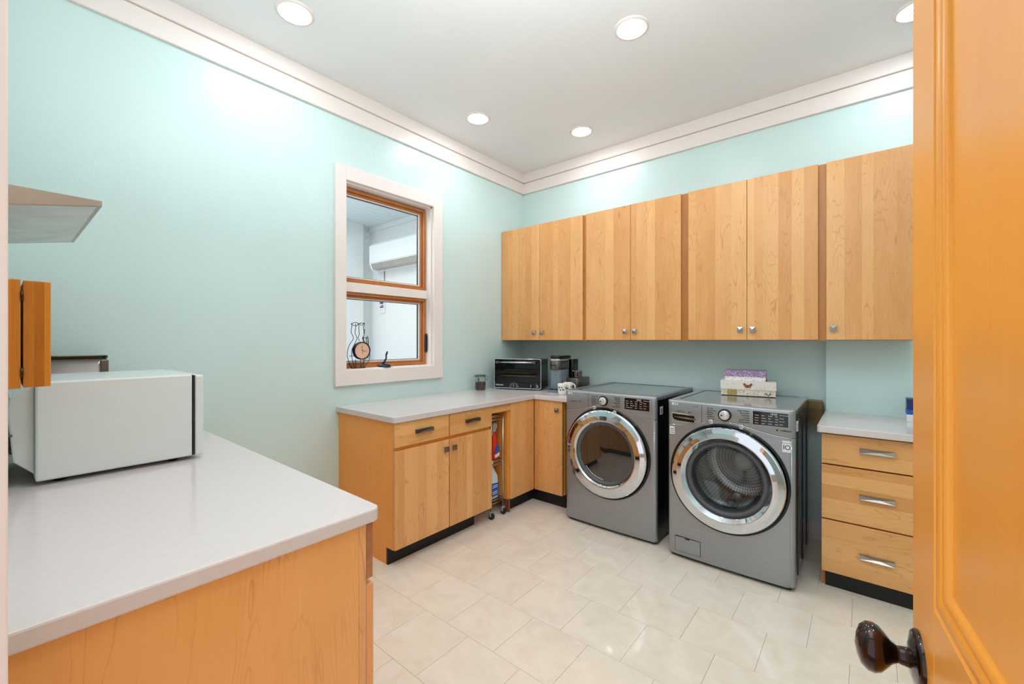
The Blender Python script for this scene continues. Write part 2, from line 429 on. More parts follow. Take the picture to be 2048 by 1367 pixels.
# door casing round the entry opening
b = MB(); b.box(1.895, 1.985, NY, NY+0.018, 0, 2.2, 0.003); b.box(1.985, 2.0, NY-0.12, NY+0.018, 0, 2.12, 0.002)
struct(b, 'trim_1', 'trim')
# crown boards: (upper and lower) along the left, back, right and front walls
def crown(n, x0, x1, y0, y1, dx, dy):
    b = MB()
    for th, z0, z1 in ((0.020, 2.948, 3.062), (0.034, 3.064, CZ)):
        X0, X1, Y0, Y1 = x0, x1, y0, y1
        if dx > 0: X1 = x0+th
        if dx < 0: X0 = x1-th
        if dy > 0: Y1 = y0+th
        if dy < 0: Y0 = y1-th
        b.box(X0, X1, Y0, Y1, z0, z1, 0.003, 1)
    struct(b, n, 'trim')
crown('trim_2', 0, 0, NY, 0, 1, 0); crown('trim_3', 0, RX, 0, 0, 0, -1)
crown('trim_4', RX, RX, NY, 0, -1, 0); crown('trim_5', 0, RX, NY, NY, 0, 1)
b = MB(); b.box(0.93, 2.645, -0.016, 0, 0.0, 0.125, 0.003, 1); struct(b, 'baseboard_back', 'trim')
b = MB(); b.box(RX-0.016, RX, NY, 0, 0.0, 0.125, 0.003, 1); struct(b, 'baseboard_right', 'trim')
b = MB(); b.box(0, 0.016, NY+0.75, -2.13, 0.0, 0.125, 0.003, 1); struct(b, 'baseboard_left', 'trim')

# ---------------------------------------------------------------- window
win = MB()
win.box(0, 0.030, -2.142, WY0, WZ0, 2.612, 0.003); win.box(0, 0.030, WY1, -1.170, WZ0, 2.612, 0.003)
win.box(0, 0.029, WY0, WY1, WZ1, 2.612, 0.003); win.box(0, 0.032, -2.142, -1.170, 1.058, WZ0, 0.003)
win = win.build('window_1', 'trim', kind='structure', at=(0, -1.66, 1.06))
b = MB(); b.box(-0.14, 0.0, WY0-0.0, WY0+0.012, WZ0, WZ1); b.box(-0.14, 0.0, WY1-0.012, WY1, WZ0, WZ1)
b.box(-0.14, 0.0, WY0, WY1, WZ1-0.012, WZ1); b.box(-0.14, 0.004, WY0, WY1, WZ0-0.004, WZ0+0.008, 0.002); b.build('jamb', 'trim', win)
MB().box(-0.09, -0.045, WY0+0.012, WY1-0.004, 1.733, 1.802, 0.002).build('mullion', 'trim', win)
def sash(z0, z1):
    y0, y1 = WY0+0.014, WY1-0.016
    def ring(mb, ya, yb, za, zb, w, xa, xb, bev=0.002):
        mb.box(xa, xb, ya, yb, zb-w, zb, bev, 1); mb.box(xa, xb, ya, yb, za, za+w, bev, 1)
        mb.box(xa, xb, ya, ya+w, za+w, zb-w, bev, 1); mb.box(xa, xb, yb-w, yb, za+w, zb-w, bev, 1)
    b = MB(); ring(b, y0, y1, z0, z1, 0.022, -0.105, -0.060); ring(b, y0+0.022, y1-0.022, z0+0.022, z1-0.022, 0.014, -0.112, -0.080)
    s = b.build('sash', 'sash', win)
    b = MB(); ring(b, y0+0.036, y1-0.036, z0+0.036, z1-0.036, 0.010, -0.118, -0.094, 0.001); b.build('glazing_bead', 'trim', s)
    b = MB(); ring(b, y0+0.045, y1-0.045, z0+0.045, z1-0.045, 0.005, -0.119, -0.106, 0); b.build('gasket', 'black', s)
    MB().box(-0.114, -0.110, y0+0.046, y1-0.046, z0+0.046, z1-0.046).build('pane', 'glass', s)
sash(1.175, 1.733); sash(1.802, 2.492)
b = MB(); b.lathe([(0.001, 0.024), (0.03, 0.022), (0.046, 0.014), (0.05, 0.0), (0.05, -0.002)], (-0.03, -1.713, 1.175), n=28)
c = b.build('window_crank', 'inkblue', win); c['label'] = 'blue-black folding window crank'
MB().tube([(-0.03, -1.735, 1.195), (-0.03, -1.715, 1.212), (-0.03, -1.697, 1.240), (-0.03, -1.699, 1.262), (-0.03, -1.693, 1.275), (-0.03, -1.688, 1.292)], [0.008, 0.009, 0.006, 0.006, 0.008, 0.006]).build('handle', 'inkblue', c)
MB().prism([(-0.055, 1.285), (-0.044, 1.275), (-0.036, 1.30), (-0.036, 1.42), (-0.044, 1.438), (-0.055, 1.43)], 'y', -1.300, -1.284, 0.003).build('sash_lock', 'inkblue', win)

# the white sunroom seen through the glass
b = MB(); b.box(-1.92, -1.82, -4.4, -0.62, -0.1, 2.75); b.box(-1.82, -1.70, -4.4, -0.885, -0.1, 2.75); struct(b, 'wall_sunroom_left', 'white')
struct(MB().box(-1.82, -0.14, -0.72, -0.62, -0.1, 2.75), 'wall_sunroom_back', 'white')
sc = struct(MB().box(-1.9, -0.14, -4.4, -0.62, 2.765, 2.80), 'ceiling_sunroom', 'grout')
x = -1.9; k = 0
while x < -0.15:
    x1 = min(x+0.098, -0.14)
    MB().box(x+0.002, x1-0.002, -4.4, -0.72, 2.748, 2.766, 0.002, 1).build('ceiling_board', 'whiteboard', sc, at=((x+x1)/2, -2.5, 2.75)); x += 0.10
b = MB(); b.box(-1.80, -0.14, -0.745, -0.72, 2.69, 2.748, 0.004, 1); struct(b, 'trim_6', 'white')
struct(MB().box(-1.9, -0.14, -4.4, -0.62, -0.2, -0.1), 'floor_sunroom', 'quartz')
ac = thing('air_conditioner', 'white wall-mounted split air conditioner seen through the upper window pane', 'air conditioner', (-1.08, -0.72, 2.15))
b = MB(); b.prism([(-0.72, 2.19), (-0.88, 2.19), (-0.912, 2.25), (-0.912, 2.45), (-0.88, 2.485), (-0.72, 2.49)], 'x', -1.534, -0.63, 0.006); b.build('body', 'pvc', ac)
MB().box(-1.52, -0.645, -0.920, -0.910, 2.258, 2.455, 0.004).build('front_panel', 'pvc', ac)
MB().prism([(-0.82, 2.183), (-0.895, 2.19), (-0.918, 2.247), (-0.905, 2.247), (-0.88, 2.20), (-0.82, 2.19)], 'x', -1.49, -0.66).build('louvre', 'greyplas', ac)
MB().box(-1.60, -1.525, -0.84, -0.72, 2.19, 2.30, 0.01).build('pipe_cover', 'pvc', ac)
b = MB(); b.tube([(-1.511, -0.727, 2.19), (-1.511, -0.727, 1.86)], 0.005); tag(b.build('conduit_pipe', 'greyplas', at=(-1.511, -0.727, 1.86)), 'thin grey conduit running down the sunroom wall below the air conditioner', 'pipe')
b = thing('wall_card', 'small white card with blue print on the sunroom wall, seen through the lower pane', 'sign', (-1.55, -0.72, 1.70))
MB().box(-1.60, -1.495, -0.732, -0.721, 1.70, 1.845, 0.002, 1).build('card', 'label', b)
k = MB()
for z, h, c0 in ((1.822, 0.022, 0), (1.792, 0.010, 0.02), (1.772, 0.016, 0)): k.box(-1.59+c0, -1.52, -0.7335, -0.7315, z-h/2, z+h/2)
k.build('print', 'navy', b)

# ---------------------------------------------------------------- recessed ceiling lights
spots = [(0.452, -2.597), (1.817, -1.32), (0.452, -1.17), (0.984, -0.455), (3.06, -0.47), (1.817, -2.75), (3.2, -2.3)]
lab = ['recessed ceiling light largest in view, at the upper left of the photo', 'recessed ceiling light near the top centre, standing alone mid-ceiling',
       'recessed ceiling light above and right of the window, left one of the far pair', 'smallest recessed ceiling light, nearest the room corner above the wall cabinets',
       'recessed ceiling light cut off by the edge of the open door', 'recessed ceiling light out of frame over the near floor', 'recessed ceiling light out of frame by the door side']
src = None
for (x, y), L in zip(spots, lab):
    t = thing('ceiling_light', L, 'ceiling light', (x, y, CZ), 'recessed ceiling lights')
    if src is None:
        MB().lathe([(0.070, 0.0), (0.072, -0.006), (0.086, -0.010), (0.097, -0.004), (0.098, 0.0)], (x, y, CZ), n=40).build('ring', 'trim', t)
        MB().lathe([(0.0715, -0.001), (0.0705, -0.008), (0.055, -0.013), (0.03, -0.015), (0.0005, -0.0155)], (x, y, CZ), n=40).build('lens', 'lens', t)
        src = t
    else:
        for ch in src.children:
            c = ch.copy(); COL.objects.link(c); c.parent = t

# ---------------------------------------------------------------- cabinet hardware
KN = {}
def knob(parent, p, axis, m='nickel'):
    """square pyramid knob; p = point on the door face; axis '-y' or '+x'"""
    key = (axis, m)
    if key in KN: return copy_part(KN[key], parent, p)
    b = MB(); h = 0.0175
    def P(u, v, w):   # u across, v up, w out
        return (p[0]+u, p[1]-w, p[2]+v) if axis == '-y' else (p[0]+w, p[1]+u, p[2]+v)
    def ring(r, w): return [P(-r, -r, w), P(r, -r, w), P(r, r, w), P(-r, r, w)]
    vs = ring(0.006, 0)+ring(0.006, 0.014)+ring(h, 0.014)+ring(h, 0.019)+[P(0, 0, 0.028)]
    fs = [(3, 2, 1, 0)]
    for r in range(3):
        for i in range(4): a = r*4; fs.append((a+i, a+(i+1) % 4, a+4+(i+1) % 4, a+4+i))
    for i in range(4): fs.append((12+i, 12+(i+1) % 4, 16))
    b.quadlist(vs, fs); o = b.build('knob', m, parent, at=p); KN[key] = o; return o
def pull(parent, p, L, axis, m='nickel'):
    """faceted bar pull with a twisted bow-tie face"""
    key = (axis, m, L)
    if key in KN: return copy_part(KN[key], parent, p)
    b = MB()
    def P(u, v, w): return (p[0]+u, p[1]-w, p[2]+v) if axis == '-y' else (p[0]+w, p[1]+u, p[2]+v)
    H = L/2; v = 0.012
    vs = [P(-H, -v, 0), P(H, -v, 0), P(H, v, 0), P(-H, v, 0),
          P(-H, -v, 0.022), P(H, -v, 0.022), P(H, v, 0.022), P(-H, v, 0.022), P(H*0.15, 0, 0.012)]
    fs = [(3, 2, 1, 0), (0, 1, 5, 4), (1, 2, 6, 5), (2, 3, 7, 6), (3, 0, 4, 7), (4, 5, 8), (5, 6, 8), (6, 7, 8), (7, 4, 8)]
    b.quadlist(vs, fs)
    o = b.build('handle', m, parent, at=p); KN[key] = o
    return o

# ---------------------------------------------------------------- wall cabinets
UB, UT, UF = 1.379, 2.477, -0.3646
def wall_cab(x0, x1, doors, knobs, filler, label):
    t = thing('wall_cabinet', label, 'cabinet', ((x0+x1)/2, -0.18, UB), 'maple wall cabinets')
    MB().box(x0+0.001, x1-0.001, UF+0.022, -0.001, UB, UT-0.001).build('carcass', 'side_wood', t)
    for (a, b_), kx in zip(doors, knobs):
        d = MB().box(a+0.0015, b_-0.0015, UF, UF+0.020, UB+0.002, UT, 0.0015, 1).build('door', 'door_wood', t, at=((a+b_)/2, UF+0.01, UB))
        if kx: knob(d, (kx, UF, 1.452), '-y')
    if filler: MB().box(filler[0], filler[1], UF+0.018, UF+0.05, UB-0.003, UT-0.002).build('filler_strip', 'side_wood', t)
wall_cab(0.002, 0.945, [(0.004, 0.476), (0.476, 0.943)], [0.420, 0.512], (0.944, 0.978), 'maple wall cabinet in the corner above the toaster oven')
wall_cab(0.976, 1.786, [(0.976, 1.384), (1.384, 1.784)], [1.340, 1.423], (1.785, 1.835), 'maple wall cabinet above the dryer, right of the corner cabinet')
wall_cab(1.835, 2.624, [(1.835, 2.224), (2.224, 2.622)], [2.184, 2.260], (2.623, 2.660), 'maple wall cabinet above the washer and decorated boxes')
wall_cab(2.660, 3.062, [(2.660, 3.062)], [2.697], None, 'single-door maple wall cabinet beside the open entry door')

# ---------------------------------------------------------------- base cabinets of the corner
CT, CB = 0.917, 0.880
base = thing('base_cabinet', 'maple base cabinet with two drawers over two doors, below the window', 'cabinet', (0.32, -1.67, 0))
b = MB(); b.prism([(0.002, 0), (0.575, 0), (0.575, 0.105), (0.643, 0.105), (0.643, CB), (0.002, CB)], 'y', -2.104, -2.084); b.build('end_panel', 'panel_wood', base)
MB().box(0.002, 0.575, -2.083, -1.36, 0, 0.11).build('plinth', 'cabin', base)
MB().box(0.002, 0.640, -2.083, -1.237, 0.106, CB-0.001).build('carcass', 'panel_wood', base)
MB().box(0.575, 0.590, -2.103, -1.352, 0, 0.107).build('toe_kick', 'toekick', base)
FX = 0.645
for a, b_, kz in ((-2.104, -1.670, (-1.706)), (-1.662, -1.239, (-1.630))):
    d = MB().box(FX, FX+0.02, a, b_, 0.108, 0.704, 0.0015, 1).build('door', 'door_wood', base, at=(FX, (a+b_)/2, 0.1))
    knob(d, (FX+0.02, kz, 0.645), '+x', 'pewter')
    d = MB().box(FX, FX+0.02, a, b_, 0.728, 0.876, 0.0015, 1).build('drawer', 'drawer_wood', base, at=(FX, (a+b_)/2, 0.73))
    pull(d, (FX+0.02, (a+b_)/2+0.0, 0.805), 0.135, '+x', 'pewter')
cc = thing('corner_cabinet', 'L-shaped maple corner base cabinet with a two-leaf door, left of the dryer', 'cabinet', (0.5, -0.5, 0))
b = MB(); b.box(0.012, 0.642, -1.028, -1.010, 0.106, CB); b.box(0.002, 0.642, -1.010, -0.662, 0.106, CB-0.001); b.box(0.002, 0.950, -0.660, -0.002, 0.106, CB-0.001)
b.build('carcass', 'panel_wood', cc)
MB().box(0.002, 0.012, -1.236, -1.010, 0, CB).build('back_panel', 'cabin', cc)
b = MB(); b.box(0.580, 0.662, -1.237, -1.008, 0.822, CB-0.002); b.build('top_rail', 'drawer_wood', cc)
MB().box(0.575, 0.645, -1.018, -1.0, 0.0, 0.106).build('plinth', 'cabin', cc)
b = MB(); b.box(0.595, 0.610, -1.0, -0.650, 0, 0.107); b.box(0.610, 0.950, -0.650, -0.635, 0, 0.107); b.build('toe_kick', 'toekick', cc)
MB().box(FX, FX+0.02, -1.010, -0.704, 0.108, 0.876, 0.0015, 1).build('door', 'door_wood', cc, at=(FX, -0.85, 0.1))
d = MB().box(0.668, 0.948, -0.700, -0.680, 0.108, 0.876, 0.0015, 1).build('door', 'door_wood', cc, at=(0.8, -0.69, 0.1))
knob(d, (0.902, -0.700, 0.808), '-y', 'pewter')
b = MB()
def rounded(poly, idx, r, n=6):
    out = []
    for i, p in enumerate(poly):
        if i not in idx: out.append(p); continue
        a, c = Vector(poly[i-1]), Vector(poly[(i+1) % len(poly)]); p = Vector(p)
        u, v = (a-p).normalized(), (c-p).normalized(); ce = p+(u+v)*r
        for k in range(n+1):
            w = k/n*PI/2; q = ce-v*r*math.cos(w)-u*r*math.sin(w); out.append((q.x, q.y))
    return out
poly = rounded([(0.001, -2.125), (0.683, -2.125), (0.683, -0.722), (1.050, -0.722), (1.050, -0.001), (0.001, -0.001)], {1}, 0.02)
tag(b.prism(poly, 'z', CB, CT, 0.004).build('worktop', 'quartz', at=(0.3, -1.0, CB)), 'L-shaped white quartz worktop below the window, carrying the toaster oven', 'countertop')

# ---------------------------------------------------------------- wire cart with bottles
ct = thing('wire_cart', 'slim chrome wire cart on black casters between the base cabinets', 'cart', (0.35, -1.135, 0))
cy0, cy1, cx0, cx1 = -1.205, -1.065, 0.16, 0.625
zs = (0.135, 0.435, 0.785)
for x in (cx0, cx1):
    for y in (cy0, cy1):
        MB().tube([(x, y, 0.055), (x, y, 0.80)], 0.0065, 10).build('post', 'steelw', ct)
        cs = MB().lathe([(0.001, -0.012), (0.02, -0.012), (0.025, -0.008), (0.025, 0.008), (0.02, 0.012), (0.001, 0.012)], (x+0.006, y, 0.0255), 'y', 20).build('caster', 'black', ct)
        MB().prism([(x-0.008, 0.028), (x+0.014, 0.022), (x+0.010, 0.058), (x-0.006, 0.060)], 'y', y-0.016, y+0.016, 0.003).build('fork', 'greyplas', cs)
for z in zs:
    b = MB()
    for dz in (0, -0.026):
        b.tube([(cx0, cy0, z+dz), (cx1, cy0, z+dz), (cx1, cy1, z+dz), (cx0, cy1, z+dz)], 0.003, 6, True)
    for (ax, ay), (bx_, by_), n in (((cx1, cy0), (cx1, cy1), 6), ((cx0, cy0), (cx1, cy0), 18), ((cx0, cy1), (cx1, cy1), 18)):
        pts = [(ax+(bx_-ax)*i/n, ay+(by_-ay)*i/n, z-(0.026 if i % 2 else 0)) for i in range(n+1)]
        b.tube(pts, 0.002, 5)
    for i in range(1, 18): 
        x = cx0+(cx1-cx0)*i/18; b.tube([(x, cy0, z), (x, cy1, z)], 0.0016, 5)
    b.build('shelf', 'steelw', ct)
# red spray bottle
t = thing('spray_bottle', 'red spray bottle with pale grey trigger head on the middle cart shelf', 'bottle', (0.572, -1.115, 0.438))
p = (0.572, -1.115, 0.438)
b = MB(); b.lathe([(0.001, 0), (0.034, 0.0), (0.037, 0.01), (0.037, 0.08), (0.033, 0.13), (0.022, 0.17), (0.016, 0.20), (0.014, 0.215)], p, n=24); b.build('body', 'red', t)
b = MB(); b.lathe([(0.037, 0.03), (0.0385, 0.035), (0.0378, 0.09), (0.036, 0.105)], p, n=24).build('label', 'red', t)
b = MB(); b.prism([(-1.145, 0.490), (-1.095, 0.500), (-1.092, 0.535), (-1.110, 0.560), (-1.130, 0.540)], 'x', 0.6050, 0.6115); b.build('blue_print', 'blue', t)
MB().prism([(-1.140, 0.455), (-1.090, 0.465), (-1.090, 0.490), (-1.140, 0.478)], 'x', 0.6050, 0.6112).build('white_print', 'label', t)
b = MB(); b.lathe([(0.016, 0.215), (0.018, 0.216), (0.018, 0.235), (0.012, 0.24)], p, n=20)
b.prism([(-1.140, 0.672), (-1.095, 0.672), (-1.086, 0.700), (-1.095, 0.722), (-1.135, 0.722), (-1.148, 0.700)], 'x', 0.5590, 0.5870, 0.004)
b.prism([(-1.140, 0.675), (-1.130, 0.675), (-1.136, 0.630), (-1.146, 0.628)], 'x', 0.5640, 0.5820, 0.002); b.build('trigger_head', 'greyplas', t)
t = thing('bleach_jug', 'white plastic jug with blue label on the bottom cart shelf', 'jug', (0.55, -1.140, 0.138))
b = MB()
rows = [(0, 0.0, 0.050), (0.003, 0.003, 0.054), (0.12, 0.003, 0.054), (0.17, 0.003, 0.050), (0.22, 0.0, 0.030), (0.245, 0, 0.018), (0.265, 0, 0.017)]
pts = []; N = 24
for z, _, r in rows:
    for i in range(N):
        a = 2*PI*i/N; c_, s_ = math.cos(a), math.sin(a); q = (abs(c_)**4+abs(s_)**4)**0.25 if r > 0.03 else 1
        pts.append((0.56+r*c_/q*0.9, -1.140+r*s_/q, 0.138+z))
fs = [(k*N+i, k*N+(i+1) % N, (k+1)*N+(i+1) % N, (k+1)*N+i) for k in range(len(rows)-1) for i in range(N)]+[tuple(range(N))]
b.quadlist(pts, fs, True); b.build('body', 'jug', t)
MB().lathe([(0.020, 0.262), (0.022, 0.264), (0.022, 0.284), (0.018, 0.288), (0.0005, 0.288)], (0.56, -1.14, 0.138), n=20).build('cap', 'label', t)
b = MB(); b.prism([(-1.184, 0.158), (-1.096, 0.158), (-1.096, 0.255), (-1.184, 0.262)], 'x', 0.600, 0.6105, 0.002); b.build('label', 'blue', t)
b = MB()
for z in (0.176, 0.19, 0.225, 0.238): b.box(0.6106, 0.6110, -1.17, -1.11, z, z+0.005)
b.build('label_lines', 'label', t)['kind'] = 'stuff'

# ---------------------------------------------------------------- right drawer cabinet
db = thing('drawer_cabinet', 'maple base cabinet with three drawers right of the washer', 'cabinet', (2.86, -0.4, 0))
b = MB(); b.prism([(-0.092, 0), (-0.640, 0), (-0.640, 0.105), (-0.655, 0.105), (-0.655, CB-0.018), (-0.092, CB-0.018)], 'x', 2.655, 2.672)
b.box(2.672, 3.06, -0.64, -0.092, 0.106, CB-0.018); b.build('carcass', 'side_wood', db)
MB().box(2.672, 3.06, -0.648, -0.640, 0, 0.104).build('toe_kick', 'toekick', db)
for z0, z1, zp in ((0.692, 0.856, 0.788), (0.386, 0.684, 0.540), (0.090, 0.378, 0.222)):
    d = MB().box(2.657, 3.055, -0.677, -0.657, z0, z1, 0.0015, 1).build('drawer', 'drawer_wood', db, at=(2.85, -0.67, z0))
    pull(d, (2.893, -0.677, zp), 0.143, '-y')
poly = rounded([(2.638, -0.718), (3.08, -0.718), (3.08, -0.091), (2.638, -0.091)], {0}, 0.012)
tag(MB().prism(poly, 'z', 0.867, 0.905, 0.004).build('worktop', 'quartz', at=(2.86, -0.4, 0.88)), 'short white quartz worktop on the three-drawer cabinet', 'countertop')
t = thing('tissue_carton', 'blue and white carton half hidden by the open entry door', 'box', (3.09, -0.19, 0.9055))
MB().box(3.035, 3.075, -0.24, -0.14, 0.9055, 1.035, 0.001, 1).build('carton', 'navy', t)
MB().box(3.034, 3.0755, -0.2405, -0.1395, 0.9056, 0.945).build('white_band', 'label', t)
MB().box(3.0335, 3.0755, -0.2408, -0.1395, 0.945, 0.972).build('blue_band', 'blue', t)
t = thing('utility_box', 'olive-brown plastic bin wedged between washer and back wall', 'box', (2.58, -0.06, 0.80))
b = MB(); b.prism([(2.56, 0.815), (2.60, 0.800), (2.63, 0.835), (2.630, 0.92), (2.622, 0.965), (2.55, 0.968), (2.50, 0.968), (2.50, 0.815)], 'y', -0.10, -0.004, 0.003); b.build('body', 'olive', t)
MB().box(2.498, 2.634, -0.104, -0.100, 0.915, 0.921).build('rib', 'olive', t)

# ---------------------------------------------------------------- near counter (lower left)
poly = rounded([(0.001, NY+0.001), (1.809, NY+0.001), (1.809, -2.950), (0.001, -2.950)], {2}, 0.028, 8)
tag(MB().prism(poly, 'z', CB, CT, 0.005).build('worktop', 'quartz', at=(0.9, -3.3, CB)), 'large white quartz worktop in the lower left corner, under the microwave', 'countertop')
nc = thing('base_cabinet', 'maple base cabinet in the lower left, its plain end panel facing the camera', 'cabinet', (0.9, -3.3, 0))
MB().box(1.770, 1.790, NY+0.001, -3.0095, 0.0, CB-0.001).build('end_panel', 'near_wood', nc)
MB().box(1.765, 1.791, -3.009, -2.987, 0.105, CB-0.001, 0.001, 1).build('face_frame', 'door_wood', nc)
MB().box(0.002, 1.769, NY+0.001, -2.99, 0.106, CB-0.001).build('carcass', 'cabin', nc)
MB().box(0.002, 1.769, -3.05, -3.035, 0.0, 0.105).build('toe_kick', 'toekick', nc)
for k in range(4):
    a = 1.790-0.447*(k+1)+0.004; b_ = 1.790-0.447*k
    d = MB().box(a, b_, -2.986, -2.966, 0.722, 0.872, 0.001, 1).build('drawer', 'endgrain' if k == 0 else 'drawer_wood', nc, at=((a+b_)/2, -2.976, 0.72))
    d = MB().box(a, b_, -2.986, -2.964, 0.108, 0.706, 0.001, 1).build('door', 'door_wood', nc, at=((a+b_)/2, -2.976, 0.1))

# ---------------------------------------------------------------- microwave and things on the near counter
mw = thing('microwave', 'white microwave oven on the near counter, seen from its side', 'microwave', (0.60, -3.33, CT))
mx0, mx1, my0, my1, mz0, mz1 = 0.385, 0.842, -3.555, -3.150, 0.932, 1.246
MB().box(mx0, mx1, my0, my1, mz0, mz1, 0.006).build('body', 'enamel', mw)
MB().box(mx0+0.004, mx1-0.001, my1, my1+0.008, mz0+0.003, mz1-0.004).build('door_gap', 'dark', mw)
MB().box(mx0-0.002, mx1+0.003, my1+0.008, my1+0.036, mz0-0.002, mz1-0.004, 0.006).build('door', 'enamel', mw)
MB().prism([(-3.555, 0.952), (-3.600, 1.0), (-3.612, 1.16), (-3.606, 1.20), (-3.555, 1.236)], 'x', 0.43, 0.815, 0.004).build('rear_housing', 'enamel', mw)
for x in (0.44, 0.79):
    for y in (-3.50, -3.20):
        MB().lathe([(0.001, 0), (0.016, 0), (0.018, 0.015), (0.001, 0.0155)], (x, y, CT), n=16).build('foot', 'black', mw)
MB().tube([(0.80, -3.60, 1.08), (0.86, -3.617, 1.09), (0.90, -3.622, 1.07), (0.95, -3.625, 1.08), (1.05, -3.63, 1.05)], 0.004).build('power_cord', 'black', mw)
sb = thing('steel_bin', 'brushed stainless steel bin with black rim behind the microwave', 'bin', (0.12, -3.45, CT))
b = MB(); b.prism(rounded([(0.01, -3.60), (0.20, -3.60), (0.20, -3.31), (0.01, -3.31)], {0, 1, 2, 3}, 0.035), 'z', CT, 1.296, smooth=True); b.build('body', 'steel', sb)
b = MB(); b.prism(rounded([(0.008, -3.602), (0.203, -3.602), (0.203, -3.307), (0.008, -3.307)], {0, 1, 2, 3}, 0.036), 'z', 1.296, 1.310, 0.002); b.build('rim', 'blackgloss', sb)
MB().box(0.185, 0.2035, -3.335, -3.3085, CT+0.01, 1.290, 0.003).build('edge_strip', 'pewter', sb)
bc = thing('bamboo_cabinet', 'small bamboo cabinet with hinged leaf on the wall above the microwave', 'cabinet', (1.1, -3.64, 1.255))
MB().box(0.90, 1.20, NY+0.001, -3.593, 1.255, 1.531, 0.002).build('body', 'bamboo', bc)
d = MB().box(0.90, 1.20, -3.589, -3.541, 1.257, 1.529, 0.002).build('door', 'bamboo', bc)
for z in (1.49, 1.295): MB().tube([(1.2015, -3.591, z-0.012), (1.2015, -3.591, z+0.012)], 0.0025).build('hinge', 'bronze', d)
hd = thing('range_hood', 'stainless steel wedge-shaped hood on the wall above the microwave', 'range hood', (0.7, -3.64, 1.74))
b = MB()
Y0, Y1 = NY+0.001, -3.425
vs = [(0.28, Y0, 1.745), (1.036, Y0, 1.745), (1.036, Y1, 1.789), (0.28, Y1, 1.789), (0.28, Y0, 1.804), (1.036, Y0, 1.804), (1.036, Y1, 1.804), (0.28, Y1, 1.804)]
b.quadlist(vs, [(0,3,2,1),(4,5,6,7),(0,1,5,4),(1,2,6,5),(2,3,7,6),(3,0,4,7)]); b.build('body', 'hood', hd)
k = MB(); k.quadlist([(0.30, Y0+0.01, 1.744), (1.030, Y0+0.01, 1.744), (1.030, Y1-0.012, 1.7845), (0.30, Y1-0.012, 1.7845), (0.30, Y0+0.01, 1.748), (1.03, Y0+0.01, 1.748), (1.03, Y1-0.012, 1.7885), (0.30, Y1-0.012, 1.7885)], [(0,3,2,1),(4,5,6,7),(0,1,5,4),(1,2,6,5),(2,3,7,6),(3,0,4,7)])
k.build('filter_panel', 'hood_under', hd)

